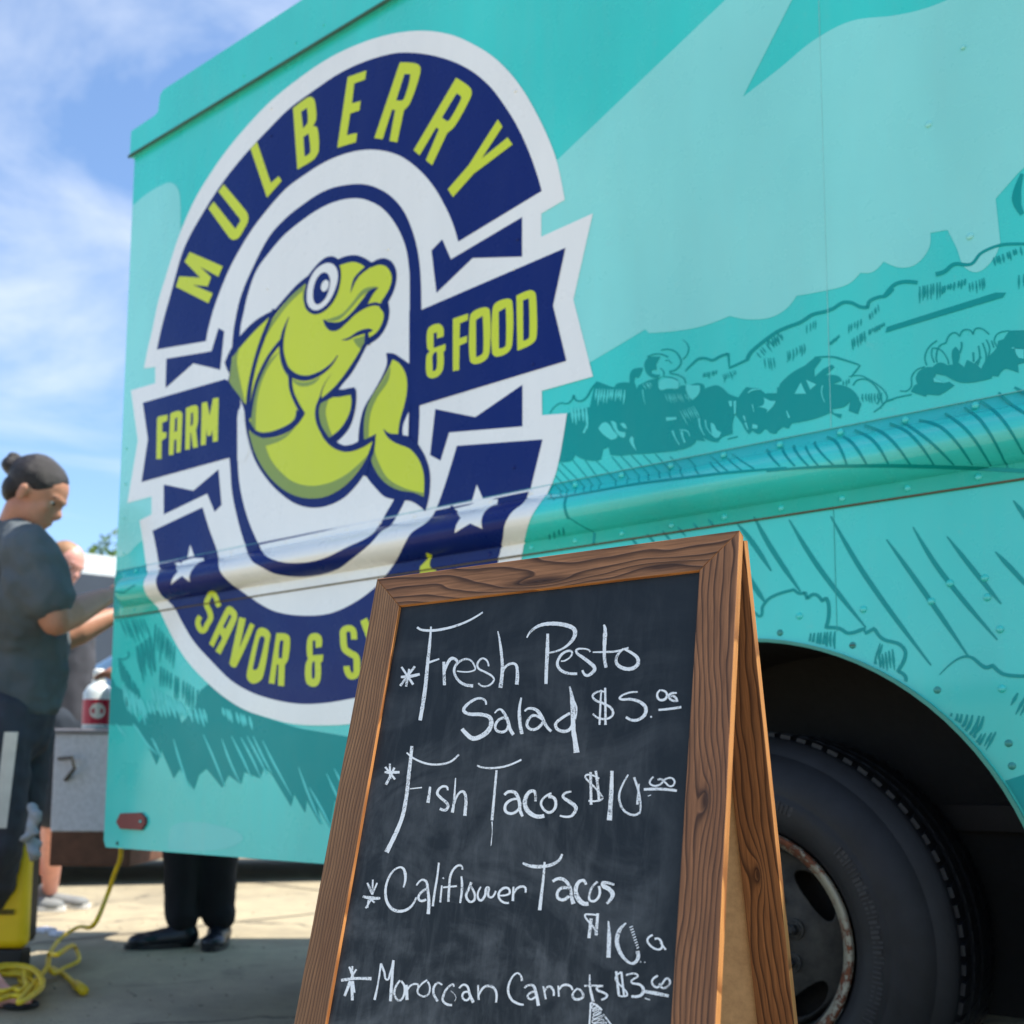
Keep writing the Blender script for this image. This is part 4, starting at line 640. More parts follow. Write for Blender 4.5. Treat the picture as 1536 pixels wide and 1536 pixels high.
# back leaf
ang = R_(28.6); w2 = (w_*math.cos(ang)+n_*math.sin(ang)).normalized(); n2 = e_.cross(w2); H0 = TL-n_*(TH+.002)-w_*.0035
MB = frameM(H0-n2*.0, e_, w2, n2)
SL2 = H0.z/w2.z
WB2 = wood('stained_wood_back_left', [(.5, .02, .03, .008, 6)], DK2, LT2, 300, 9)
leaf(MB, (WB2, WB, WB2), ('rear_stile', 'rear_rail'), SL2-.004, sign)
t = NT('hardboard_back'); t.set(Base_Color=t.ramp(t.noise(t.oco(), 90, 5, .7), [(.3, lin((186, 148, 106))), (.7, lin((212, 172, 126)))]), Roughness=.75); HB = t.m
bm = bmesh.new(); bx(bm, FW-.006, SW-FW+.006, -SL2+FW, -FW+.006, -.0100, -.0060); obj('hardboard_panel', bm, HB, sign, MB)
bm = bmesh.new(); bx(bm, FW-.004, SW-FW+.004, -SL+FW+.002, -FW+.004, -.0128, -.0100); obj('front_backing_panel', bm, HB, sign, MF)
brass = simple('brass_hinge', (150, 120, 60), .4, .8)
for xx in (.07, SW-.12):
    bm = bmesh.new(); bx(bm, xx, xx+.05, -.022, -.002, -TH-.0016, -TH-.0002); o = obj('hinge', bm, brass, sign, MF)

# ------------------------------------------------------------------ ground
t = NT('sunbleached_concrete'); ps = t.pos()
g1 = t.noise(ps, .55, 5, .6); g2 = t.noise(ps, 9, 5, .65); g3 = t.noise(ps, 130, 3, .7)
c = t.ramp(g1, [(.3, lin((156, 146, 120))), (.7, lin((190, 174, 140)))])
c = t.mix(t.ramp(g2, [(.35, .35), (.62, 0.)]), c, lin((128, 120, 104))); c = t.mix(t.ramp(g3, [(.42, .25), (.6, 0.)]), c, lin((104, 98, 88)))
sp = t.ramp(t.noise(ps, 2.6, 4, .6, 1.2), [(.60, 0.), (.68, .35)]); c = t.mix(sp, c, lin((92, 86, 78)))
ck = t.n('ShaderNodeTexVoronoi', feature='DISTANCE_TO_EDGE'); ck.inputs['Scale'].default_value = .42; wv = t.n('ShaderNodeVectorMath', operation='ADD'); t.L(ps, wv.inputs[0]); nn = t.n('ShaderNodeTexNoise'); nn.inputs['Scale'].default_value = 1.7; nn.inputs['Detail'].default_value = 5; t.L(ps, nn.inputs[0]); t.L(nn.outputs['Color'], wv.inputs[1]); t.L(wv.outputs[0], ck.inputs['Vector'])
c = t.mix(t.ramp(ck.outputs['Distance'], [(.0, .85), (.011, .0)]), c, lin((70, 64, 56)))
st_ = t.ramp(t.noise(ps, 1.1, 5, .62, .8), [(.48, 0.), (.70, .6)]); c = t.mix(st_, c, lin((112, 102, 86)))
t.set(Base_Color=c, Roughness=.88); t.bump(g3, .5, .004); CONC = t.m
bm = bmesh.new(); bmesh.ops.create_grid(bm, x_segments=60, y_segments=60, size=1)
for v in bm.verts:
    r = v.co.xy.length+1e-6; s = 4+1500*(max(abs(v.co.x), abs(v.co.y))**4); v.co = Vector((v.co.x*s-2, v.co.y*s+2, 0))
tag(obj('ground', bm, CONC), kind='structure')
bm = bmesh.new(); JT = simple('dark_joint_filler', (70, 66, 60), .9, var=.3)
for a, b, w in (((-9, 5.1), (6, 3.4), .018), ((-9, 1.0), (6, -.7), .018), ((-4.9, -3), (-3.9, 9), .018), ((-.9, -3), (.1, 9), .018), ((-9, 9.2), (6, 7.5), .018)):
    a = Vector((*a, 0)); b = Vector((*b, 0)); d = (b-a).normalized(); q = Vector((-d.y, d.x, 0))*w/2; N = 30; row = []
    for i in range(N+1):
        m = a.lerp(b, i/N)+Vector((noise.noise(a*3+Vector((i, 0, 0)))*.012, 0, .004)); row.append((bm.verts.new(m+q), bm.verts.new(m-q)))
    for x, y in zip(row, row[1:]): bm.faces.new((x[0], x[1], y[1], y[0]))
tag(obj('pavement_joints', bm, JT), kind='structure')
bm = bmesh.new()
for i in range(500):
    q = gnd(random.uniform(-60, 700), random.uniform(1300, 1560)) if i < 350 else Vector((random.uniform(-6, 2), random.uniform(-1, 5), 0)); r = random.uniform(.002, .006)
    bmesh.ops.create_icosphere(bm, subdivisions=1, radius=r, matrix=Matrix.Translation(q+Vector((0, 0, r*.3))) @ Matrix.Diagonal((1.3, 1, .6, 1)))
tag(obj('grit', bm, simple('grit', (140, 130, 112), .9, var=.4)), 'loose grit scattered over the pavement', 'grit', kind='stuff')

# ------------------------------------------------------------------ people
def cap(bm, a, b, r0, r1, n=14):
    a, b = Vector(a), Vector(b); d = (b-a).normalized()
    for c_, r in ((a, r0), (b, r1)): bmesh.ops.create_icosphere(bm, subdivisions=2, radius=r, matrix=Matrix.Translation(c_))
    tube(bm, [a, b], [r0, r1], n)
def ell(bm, c_, rx, ry, rz, M=None):
    bmesh.ops.create_icosphere(bm, subdivisions=3, radius=1, matrix=Matrix.Translation(Vector(c_)) @ (M or Matrix.Identity(4)) @ Matrix.Diagonal((rx, ry, rz, 1)))
def fuse(name, fn, mat, parent, vox=.009, sm=6, disp=0):
    bm = bmesh.new(); fn(bm); o = obj(name, bm, mat, parent)
    m = o.modifiers.new('remesh', 'REMESH'); m.mode = 'VOXEL'; m.voxel_size = vox; m.use_smooth_shade = True
    if disp:
        tx = bpy.data.textures.new(name, 'CLOUDS'); tx.noise_scale = .07; d = o.modifiers.new('folds', 'DISPLACE'); d.texture = tx; d.strength = disp; d.mid_level = .5
    s = o.modifiers.new('smooth', 'SMOOTH'); s.factor = .5; s.iterations = sm; return o
def skin(name, rgb):
    t = NT(name); c_ = lin(rgb); t.set(Base_Color=t.ramp(t.noise(t.pos(), 26, 4), [(.3, tuple(v*.85 for v in c_[:3])+(1,)), (.7, c_)]), Roughness=.5, Subsurface_Weight=.12, Subsurface_Radius=(.02, .008, .004)); return t.m
def hand(bm, wr, d, up, s=1.0, curl=.5):
    d = d.normalized(); side = d.cross(up).normalized(); up = side.cross(d)
    cap(bm, wr, wr+d*.075*s, .024*s, .030*s)
    for i, (o_, l) in enumerate(((-.027, .062), (-.009, .074), (.009, .070), (.027, .054))):
        p0 = wr+d*.08*s+side*o_*s; p1 = p0+(d*(1-curl*.35)-up*curl*.5).normalized()*l*.55*s; p2 = p1+(d*(1-curl)-up*curl*1.1).normalized()*l*.5*s
        cap(bm, p0, p1, .0095*s, .0085*s, 8); cap(bm, p1, p2, .0085*s, .0072*s, 8)
    t0 = wr+d*.025*s-side*.024*s; t1 = t0+(d*.7-side*.8).normalized()*.04*s; cap(bm, t0, t1, .013*s, .0105*s, 8); cap(bm, t1, t1+(d-side*.2).normalized()*.032*s, .0105*s, .008*s, 8)
def headf(bm, c_, f, u, s=1.0):
    f = f.normalized(); r = u.cross(f).normalized(); u = f.cross(r)
    Mh = Matrix(((f.x, r.x, u.x, 0), (f.y, r.y, u.y, 0), (f.z, r.z, u.z, 0), (0, 0, 0, 1)))
    def E_(x, y, z, a, b, c2): ell(bm, Vector(c_)+(f*x+r*y+u*z)*s, a*s, b*s, c2*s, Mh)
    E_(-.012, 0, .035, .096, .075, .088); E_(.022, 0, -.035, .062, .058, .072); E_(.055, 0, -.088, .026, .030, .022); E_(.060, 0, .028, .030, .052, .018)
    E_(.088, 0, -.018, .018, .013, .018); E_(.080, 0, .004, .012, .010, .026); E_(.074, 0, -.052, .016, .026, .008); E_(.070, 0, -.064, .015, .022, .007)
    for y in (-1, 1):
        E_(.052, y*.034, -.012, .022, .020, .022); E_(-.012, y*.078, -.008, .016, .008, .030); E_(-.016, y*.084, .004, .014, .006, .018)
    return Mh
def eyes(parent, c_, f, u, s=1.0):
    f = f.normalized(); r = u.cross(f).normalized(); u = f.cross(r); EW = simple('eye_white', (210, 205, 200), .3); EB = simple('eye_brown', (40, 26, 18), .2)
    for y in (-1, 1):
        q = Vector(c_)+(f*.064+r*y*.031+u*.010)*s; bm = bmesh.new(); ell(bm, q, .0105*s, .0105*s, .007*s); o = obj('eye', bm, EW, parent, None, True)
        bm = bmesh.new(); ell(bm, q+f*.0075*s, .006*s, .006*s, .006*s); obj('iris', bm, EB, o, None, True)
        bm = bmesh.new(); tube(bm, [q+(f*.010-r*y*.016+u*.018)*s, q+(f*.012+u*.024)*s, q+(f*.004+r*y*.018+u*.018)*s], [.003*s, .004*s, .002*s], 6); obj('eyebrow', bm, HAIR, parent, None, True)
HAIR = simple('dark_brown_hair', (34, 26, 24), .5, var=.35, scale=60, bump=.5)
IR = RC @ Vector((1, 0, 0)); IU = Vector((0, 0, 1)); IB = Vector((-IR.y, IR.x, 0)).normalized()        # picture right, up, away
def shoe(name, bm_heel, toe, mat, parent, w=.045, h=.075, sole=None):
    a = Vector(bm_heel); b = Vector(toe); d = (b-a).normalized()
    def f(bm): cap(bm, a+Vector((0, 0, h*.55)), b-d*.05+Vector((0, 0, h*.36)), h*.62, h*.42); ell(bm, b-d*.05+Vector((0, 0, h*.36)), .07, w, h*.42, Matrix.Rotation(math.atan2(d.y, d.x), 4, 'Z')); cap(bm, a+Vector((0, 0, h*.6)), a+d*.03+Vector((0, 0, h*1.25)), h*.58, h*.5)
    o = fuse(name, f, mat, parent, .007, 4)
    if sole:
        bm = bmesh.new(); q = Vector((-d.y, d.x, 0)); L0 = (b-a).length; vs = []
        for z in (0, .024):
            ring = []
            for i in range(20):
                an = 2*math.pi*i/20; x = math.cos(an); ring.append(bm.verts.new(a+d*(L0/2+x*(L0/2+.03))+q*math.sin(an)*(w*1.02)+Vector((0, 0, z))))
            vs.append(ring)
        bm.faces.new(vs[0][::-1]); bm.faces.new(vs[1])
        for i in range(20): bm.faces.new((vs[0][i], vs[0][(i+1) % 20], vs[1][(i+1) % 20], vs[1][i]))
        obj('sole', bm, sole, o)
    return o

# person 1: bent over, reaching behind the truck
sk1 = skin('tan_skin', (190, 132, 104)); d1 = 3.85
TEE = simple('charcoal_tee', (84, 91, 95), .9, var=.15, scale=9); TRK = simple('navy_track_pants', (58, 60, 70), .85, var=.15); STRIPE = simple('off_white_stripe', (206, 206, 196), .8)
foot1 = gnd(-30, 1452); per = thing('person', (foot1.x, foot1.y, 0), 'person in charcoal T-shirt with dark bun, leaning forward behind the generator', 'person')
hd = at(55, 746, d1); f1 = (IR*.90-IU*.52+IB*.05).normalized(); u1 = (IU*.86+IR*.5).normalized()
nk = at(20, 800, d1+.02); ch = at(22, 858, d1+.04); wa = at(22, 985, d1+.05); hp = at(16, 1075, d1+.04)
shN = at(44, 830, d1-.16); elN = at(84, 930, d1-.14); wrN = at(158, 896, d1+.12); shF = at(52, 838, d1+.2); elF = at(96, 955, d1+.24); wrF = at(166, 925, d1+.36)
hpN, hpF = hp-IB*.09, hp+IB*.09; knN = at(-2, 1262, d1-.06); knF = at(28, 1252, d1+.16); anN = Vector((*foot1.xy, .09)); anF = at(-8, 1400, d1+.22); anF.z = .09
def body1(bm):
    headf(bm, hd, f1, u1, 1.08); cap(bm, nk, hd-u1*.06-f1*.02, .062, .058); cap(bm, ch, wa, .13, .12); cap(bm, shN, shF, .062, .062); cap(bm, nk, ch, .06, .1)
    for a, b, c_ in ((shN, elN, wrN), (shF, elF, wrF)): cap(bm, a, b, .068, .056); cap(bm, b, b.lerp(c_, .3), .054, .056); cap(bm, b.lerp(c_, .3), c_, .056, .034); hand(bm, c_, (c_-b), IU)
    cap(bm, wa, hp, .12, .13); 
    for a, b, c_ in ((hpN, knN, anN), (hpF, knF, anF)): cap(bm, a, b, .09, .058); cap(bm, b, c_, .056, .034)
    cap(bm, anN, foot1+IR*.02+Vector((0, 0, .035)), .036, .03); 
    for i in range(5): cap(bm, foot1+IR*.08+IB*(-.036+.018*i)+Vector((0, 0, .03)), foot1+IR*(.125-.008*i)+IB*(-.04+.02*i)+Vector((0, 0, .026)), .014, .010, 8)
    cap(bm, foot1+Vector((0, 0, .035)), foot1+IR*.09+Vector((0, 0, .032)), .036, .034)
b1 = fuse('body', body1, sk1, per, .0075, 3); eyes(b1, hd, f1, u1, 1.08)
def hair1(bm):
    r = u1.cross(f1).normalized(); Mh = Matrix(((f1.x, r.x, u1.x, 0), (f1.y, r.y, u1.y, 0), (f1.z, r.z, u1.z, 0), (0, 0, 0, 1)))
    ell(bm, hd-f1*.026+u1*.054, .104, .091, .092, Mh); ell(bm, hd-f1*.070-u1*.005, .052, .070, .062, Mh); ell(bm, hd-f1*.130+u1*.052, .040, .046, .036, Mh); ell(bm, hd-f1*.140+u1*.082, .026, .030, .018, Mh); ell(bm, hd-f1*.112+u1*.040, .03, .04, .03, Mh)
h1 = fuse('hair', hair1, HAIR, b1, .005, 2, .009)
def tee1(bm):
    cap(bm, nk-IU*.02, ch, .09, .17); cap(bm, ch, wa+IR*.02, .175, .165); cap(bm, wa+IR*.02, hp+IR*.01+IU*.10, .165, .17); cap(bm, shN, shF, .083, .083); cap(bm, nk, shN, .07, .08)
    cap(bm, shN, shN.lerp(elN, .60), .098, .100); cap(bm, shF, shF.lerp(elF, .6), .085, .08); cap(bm, shN-IU*.1, wa-IB*.03, .09, .11)
fuse('t_shirt', tee1, TEE, b1, .010, 3, .034)
def tr1(bm):
    cap(bm, hp, hp-IU*.03, .15, .15); cap(bm, hpN, knN, .115, .088); cap(bm, knN, knN.lerp(anN, .75), .088, .075); cap(bm, hpF, knF, .115, .08); cap(bm, knF, knF.lerp(anF, .85), .08, .07)
tr = fuse('track_pants', tr1, TRK, b1, .010, 3, .030)
bm = bmesh.new(); row = []
for tt in range(9):
    c_ = at(18-tt*2.2, 1098+tt*18, d1-.245+.004*tt); row.append((bm.verts.new(c_-IR*.022-IB*.004), bm.verts.new(c_-IB*.006), bm.verts.new(c_+IR*.022-IB*.002)))
for a, b in zip(row, row[1:]): bm.faces.new((a[0], a[1], b[1], b[0])); bm.faces.new((a[1], a[2], b[2], b[1]))
o = obj('side_stripe', bm, STRIPE, tr); o.modifiers.new('s', 'SOLIDIFY').thickness = .003
SAN = simple('black_sandal', (26, 28, 34), .7)
def sandal(bm): cap(bm, foot1-IR*.09+Vector((0, 0, .014)), foot1+IR*.13+Vector((0, 0, .014)), .014, .014); ell(bm, foot1+IR*.07+Vector((0, 0, .013)), .072, .052, .012); ell(bm, foot1-IR*.06+Vector((0, 0, .013)), .06, .042, .012); ell(bm, foot1+IR*.055+Vector((0, 0, .046)), .034, .05, .018)
fuse('sandal', sandal, SAN, b1, .006, 2)

# person 2: behind, in a grey shirt and shorts
sk2 = skin('pink_skin', (226, 160, 142)); d2 = 5.45; foot2 = gnd(74, 1362)
pe2 = thing('person', (foot2.x, foot2.y, 0), 'bare-legged person in grey shirt, shorts and grey trainers behind the leaning person', 'person')
hd2 = at(98, 850, d2); f2 = (IR*.75-IU*.35-IB*.3).normalized(); u2 = (IU*.9+IR*.3).normalized()
nk2 = at(90, 890, d2); ch2 = at(92, 935, d2); hp2 = at(92, 1085, d2); kn2a = at(80, 1225, d2-.05); an2a = Vector((*foot2.xy, .09)); kn2b = at(52, 1215, d2+.15); an2b = at(40, 1335, d2+.25); an2b.z = .09
def body2(bm):
    headf(bm, hd2, f2, u2); cap(bm, nk2, hd2-u2*.05, .055, .052); cap(bm, ch2, hp2, .14, .13); s1, s2_ = ch2+IB*.16, ch2-IB*.16
    cap(bm, s1, s2_, .07, .07)
    for s_, q in ((s1, .1), (s2_, -.1)): e2 = s_+IR*.0-IU*.27; w3 = e2-IR*.06-IU*.22; cap(bm, s_, e2, .052, .04); cap(bm, e2, w3, .04, .028); hand(bm, w3, w3-e2, IU)
    for a, b, c_ in ((hp2-IB*.09, kn2a, an2a), (hp2+IB*.09, kn2b, an2b)): cap(bm, a, b, .10, .058); cap(bm, b, b.lerp(c_, .35), .056, .06); cap(bm, b.lerp(c_, .35), c_, .06, .038)
b2 = fuse('body', body2, sk2, pe2, .010, 3); eyes(b2, hd2, f2, u2)
fuse('hair', lambda bm: (ell(bm, hd2-f2*.028+u2*.05, .090, .078, .076), ell(bm, hd2-f2*.06+u2*.01, .05, .06, .05)), simple('fair_hair', (150, 110, 78), .6, var=.3), b2, .008, 2, .006)
fuse('grey_shirt', lambda bm: (cap(bm, nk2-IU*.04, ch2, .08, .155), cap(bm, ch2, hp2, .165, .16), cap(bm, ch2+IB*.17, ch2-IB*.17, .082, .082), cap(bm, ch2-IB*.17, ch2-IB*.17-IU*.18+IR*.01, .08, .07), cap(bm, ch2+IB*.17, ch2+IB*.17-IU*.18, .08, .07)), simple('dark_grey_shirt', (66, 66, 72), .9), b2, .014, 4, .014)
fuse('shorts', lambda bm: (cap(bm, hp2, hp2-IU*.05, .165, .16), cap(bm, hp2-IB*.09, kn2a+IU*.04, .12, .105), cap(bm, hp2+IB*.09, kn2b+IU*.04, .12, .105)), simple('slate_shorts', (44, 52, 62), .9), b2, .014, 4, .012)
GT = simple('grey_trainer', (120, 122, 120), .8); SO = simple('white_sole', (214, 212, 206), .7)
shoe('trainer', foot2-IR*.05, foot2+IR*.19, GT, b2, .05, .08, SO); q = Vector((an2b.x, an2b.y, 0)); shoe('trainer', q-IR*.05, q+IR*.18, GT, b2, .05, .08, SO)

# person 3: dark trousers seen below the truck
sk3 = skin('brown_skin', (150, 104, 82)); fa3 = gnd(268, 1420); fb3 = gnd(326, 1416)
pe3 = thing('person', (fa3.x, fa3.y, 0), 'person in black trousers and black shoes whose legs show under the truck body', 'person')
BT = simple('black_trousers', (14, 15, 20), .9, var=.2); BS = simple('black_leather_shoe', (18, 24, 32), .35)
hp3 = (fa3+fb3)/2+Vector((0, 0, .92)); ch3 = hp3+Vector((0, 0, .42)); hd3 = hp3+Vector((0, 0, .74)); f3 = -IR*.9+IB*.2
def body3(bm):
    headf(bm, hd3, f3, IU); cap(bm, ch3+IU*.08, hd3-IU*.05, .055, .052); cap(bm, ch3, hp3, .14, .13); cap(bm, ch3-IB*.17, ch3+IB*.17, .065, .065)
    for q in (-1, 1): s_ = ch3+IB*.18*q; e2 = s_-IU*.26-IR*.05; w3 = e2-IR*.22+IU*.03; cap(bm, s_, e2, .05, .04); cap(bm, e2, w3, .04, .028); hand(bm, w3, w3-e2, IU)
    for a, q in ((fa3, -1), (fb3, 1)): k_ = Vector((a.x, a.y, .48)); cap(bm, hp3+IR*.05*q, k_, .09, .06); cap(bm, k_, Vector((a.x, a.y, .09)), .058, .04)
b3 = fuse('body', body3, sk3, pe3, .012, 3); eyes(b3, hd3, f3, IU)
fuse('hair', lambda bm: ell(bm, hd3-f3*.03+IU*.045, .088, .078, .08), HAIR, b3, .01, 2)
fuse('black_shirt', lambda bm: (cap(bm, ch3+IU*.04, ch3, .1, .155), cap(bm, ch3, hp3, .16, .155), cap(bm, ch3-IB*.19, ch3+IB*.19, .08, .08)), BT, b3, .016, 4)
fuse('trousers', lambda bm: [cap(bm, hp3, hp3-IU*.05, .155, .15)]+[(cap(bm, hp3+IR*.06*q, Vector((a.x, a.y, .5)), .115, .083), cap(bm, Vector((a.x, a.y, .5)), Vector((a.x, a.y, .13))-IR*.005*q, .085, .068), cap(bm, Vector((a.x-.02*q, a.y, .13)), Vector((a.x+.02, a.y, .115)), .066, .064)) for a, q in ((fa3, -1), (fb3, 1))], BT, b3, .013, 3, .016)
shoe('shoe', fa3+IR*.03, fa3-IR*.17-IB*.07, BS, b3, .052, .085, BS); shoe('shoe', fb3+IB*.03, fb3-IB*.20+IR*.03, BS, b3, .052, .085, BS)

# person 4: only a sandalled foot reaches into the picture
fd = gnd(-6, 1512); pe4 = thing('person', (fd.x, fd.y, 0), 'person mostly out of frame at lower left, only a black sandalled foot showing', 'person')
hp4 = fd-IR*.55+Vector((0, 0, .9)); hd4 = hp4+Vector((0, 0, .72)); ch4 = hp4+Vector((0, 0, .42)); f4 = IR*-.6+IB*.7
def body4(bm):
    headf(bm, hd4, f4, IU); cap(bm, ch4+IU*.08, hd4-IU*.05, .055, .052); cap(bm, ch4, hp4, .13, .12); cap(bm, ch4-IR*.02-IB*.15, ch4-IR*.02+IB*.15, .06, .06)
    for q in (-1, 1): s_ = ch4+IB*.16*q-IR*.04; e2 = s_-IU*.26-IR*.08; w3 = e2-IR*.20+IU*.03; cap(bm, s_, e2, .048, .038); cap(bm, e2, w3, .038, .026); hand(bm, w3, w3-e2, IU)
    for a in (fd, fd-IR*.25+IB*.12):
        k_ = Vector((a.x, a.y, .46))-IR*.30; an = Vector((a.x, a.y, .085))-IR*.03; cap(bm, hp4-IR*.04, k_, .09, .058); cap(bm, k_, an, .056, .034); cap(bm, an, a+IR*.02+Vector((0, 0, .035)), .036, .028); cap(bm, a+IR*.0+Vector((0, 0, .035)), a+IR*.07+Vector((0, 0, .03)), .034, .03)
        for i in range(5): cap(bm, a+IR*.07+IB*(-.034+.017*i)+Vector((0, 0, .028)), a+IR*(.118-.008*i)+IB*(-.038+.019*i)+Vector((0, 0, .024)), .012, .009, 8)
b4 = fuse('body', body4, sk2, pe4, .008, 3)
fuse('hair', lambda bm: ell(bm, hd4-f4*.03+IU*.045, .088, .078, .08), HAIR, b4, .01, 2)
fuse('shorts', lambda bm: (cap(bm, hp4, hp4-IU*.06, .14, .14), cap(bm, hp4, fd-IR*.34+IU*.48, .13, .09)), TRK, b4, .014, 4)
fuse('grey_shirt', lambda bm: (cap(bm, ch4+IU*.04, ch4, .1, .15), cap(bm, ch4, hp4, .15, .145), cap(bm, ch4-IB*.17, ch4+IB*.17, .075, .075)), TEE, b4, .014, 4)
for a in (fd, fd-IR*.25+IB*.12): fuse('sandal', lambda bm: (cap(bm, a-IR*.09+Vector((0, 0, .012)), a+IR*.12+Vector((0, 0, .012)), .012, .012), ell(bm, a+IR*.07+Vector((0, 0, .012)), .066, .048, .011), ell(bm, a-IR*.06+Vector((0, 0, .012)), .055, .04, .011), ell(bm, a+IR*.045+Vector((0, 0, .042)), .03, .046, .018)), SAN, b4, .006, 2)

# ------------------------------------------------------------------ table with cabinet, bottle, bag
cb = gnd(122, 1440, 0); db = 4.55; q0 = at(76, 1100, db); q1 = at(205, 1105, db)
TBL = thing('prep_cabinet', (q0.x+.2, q0.y+.2, 0), 'grey speckled cabinet with a brown lower board standing behind the truck corner under the bottle', 'cabinet')
def slab(name, pa, pb, z0, z1, dep, mat, parent, inset=0.):
    a = Vector((pa.x, pa.y, 0)); b = Vector((pb.x, pb.y, 0)); d = (b-a).normalized(); n = Vector((-d.y, d.x, 0)); M = Matrix(((d.x, n.x, 0, a.x), (d.y, n.y, 0, a.y), (0, 0, 1, 0), (0, 0, 0, 1)))
    bm = bmesh.new(); bx(bm, inset, (b-a).length-inset, inset, dep-inset, z0, z1, 0, M); return bev(obj(name, bm, mat, parent), .006)
zt = at(120, 1093, db).z; zm = at(120, 1247, db).z; zb_ = at(120, 1298, db).z
GM = simple('speckled_grey_laminate', (206, 204, 210), .6, var=.12, scale=60); BRN = simple('brown_board', (104, 68, 50), .8, var=.25, scale=20)
slab('side_panel', q0, q1, zm, zt-.02, .5, GM, TBL, .012); slab('worktop', q0, q1, zt-.02, zt, .5, simple('grey_top', (128, 126, 132), .5), TBL); slab('lower_board', q0, q1, zb_, zm, .5, BRN, TBL, .014)
for t_ in (.06, .42):
    d = (q1-q0); d.z = 0; d.normalize(); n = Vector((-d.y, d.x, 0)); b = Vector((q1.x, q1.y, 0))-d*.1+n*t_; bm = bmesh.new(); tube(bm, [b+Vector((0, 0, .56)), Vector((XR-.001, max(b.y, D+.15), .56))], .02); obj('support_arm', bm, CHASSIS, TBL)
t_ = at(108, 1150, db-.012); bm = bmesh.new(); hd_ = simple('dark_latch', (70, 70, 70), .5, .4); tube(bm, [at(88, 1138, db-.01), at(108, 1136, db-.04), at(112, 1152, db-.04), at(98, 1170, db-.01)], .008); obj('latch', bm, hd_, TBL)
bo = at(145, 1092, db+.12); bo.z = zt; bot = thing('bottle', bo, 'white bottle with a red round-badged label standing on the grey cabinet', 'bottle')
bm = bmesh.new(); zx = Vector((0, 0, 1)); x_, y_ = Vector((1, 0, 0)), Vector((0, 1, 0)); lathe(bm, [(0, .001), (0, .056), (.01, .06), (.155, .06), (.185, .045), (.205, .022), (.215, .02)], 24, bo, zx, x_, y_); obj('bottle_body', bm, simple('milky_plastic', (222, 228, 226), .3), bot, None, True)
bm = bmesh.new(); lathe(bm, [(.216, .001), (.2155, .024), (.255, .024), (.262, .016), (.262, .001)], 18, bo, zx, x_, y_); lathe(bm, [(.206, .03), (.213, .03)], 18, bo, zx, x_, y_); obj('cap', bm, simple('white_cap', (232, 232, 226), .4), bot, None, True)
bm = bmesh.new(); lathe(bm, [(.022, .0608), (.128, .0608)], 24, bo, zx, x_, y_); lb = obj('red_label', bm, simple('red_label', (176, 22, 52), .4), bot, None, True)
vd = (CAM-bo); vd.z = 0; vd.normalize(); sd = Vector((-vd.y, vd.x, 0)); bm = bmesh.new(); vs = []
for k in range(20):
    an = 2*math.pi*k/20; h_ = math.sin(an)*.033+.078; a2 = math.cos(an)*.033/.0615; vs.append(bm.verts.new(bo+(vd*math.cos(a2)+sd*math.sin(a2))*.0616+zx*h_))
c0 = bm.verts.new(bo+vd*.0626+zx*.078)
for k in range(20): bm.faces.new((vs[k], vs[(k+1) % 20], c0))
obj('round_badge', bm, simple('cream_badge', (216, 212, 200), .5), lb)

# towels / wipes by the legs, generator, cord
gb = gnd(-45, 1462); dg = (gb-CAM).dot(-Vector((XA.z, YA.z, ZA.z)))
def towel(bm):
    dk = 3.62; random.seed(5)
    for k in range(9):
        a = at(36+random.uniform(0, 20), 1212+k*9, dk+random.uniform(-.03, .03)); ell(bm, a, random.uniform(.014, .030), .02, random.uniform(.010, .018), Matrix.Rotation(random.uniform(-.9, .9), 4, 'Y'))
    tube(bm, [at(50, 1215, dk), at(44, 1250, dk), at(50, 1292, dk)], [.016, .016, .014])
tw = fuse('folded_cloth', towel, simple('white_grey_cloth', (150, 154, 158), .9, var=.2), None, .008, 3, .012); tag(tw, 'crumpled white and grey cloth hanging between the leaning person and the generator', 'cloth')
GY = simple('yellow_generator_plastic', (250, 206, 12), .4, var=.05); GK = simple('black_generator_trim', (24, 24, 26), .5)
gen = thing('generator', gb, 'bright yellow portable generator with black trim at the left edge', 'generator')
def zof(py): return at(0, py, dg).z
pa = at(-110, 1400, dg); pb = at(36, 1400, dg)
g_ = slab('yellow_housing', pa, pb, zof(1424), zof(1256), .07, GY, gen); g_.modifiers[0].width = .03; g_.modifiers[0].segments = 4
slab('black_base', pa, pb, 0.0, zof(1425), .10, GK, gen, .01)
pa2, pb2 = at(-110, 1400, dg+.02), at(38, 1400, dg+.02); g2 = slab('black_side_trim', pa2, pb2, zof(1420), zof(1262), .12, GK, gen); g2.modifiers[0].width = .03
bm = bmesh.new(); tube(bm, [at(-20, 1287, dg-.004), at(27, 1286, dg-.004)], .005); obj('panel_groove', bm, simple('shadow_groove', (120, 96, 10), .6), gen)
bm = bmesh.new()
for i, (x0, x1) in enumerate(((0, 4), (6, 7.5), (9, 12), (14, 17), (18.5, 21))):
    a, b = at(x0, 1364, dg-.003), at(x1, 1372, dg-.003); bx(bm, 0, (b-a).length, -.001, 0, 0, .018, 0, Matrix.Translation(b) @ Matrix.Rotation(math.atan2(IR.y, IR.x), 4, 'Z') @ Matrix.Translation((-(b-a).length, 0, 0)))
obj('dark_print', bm, simple('print_brown', (110, 90, 16), .6), gen)
YC = simple('yellow_cord', (226, 190, 30), .5, var=.2, scale=30)
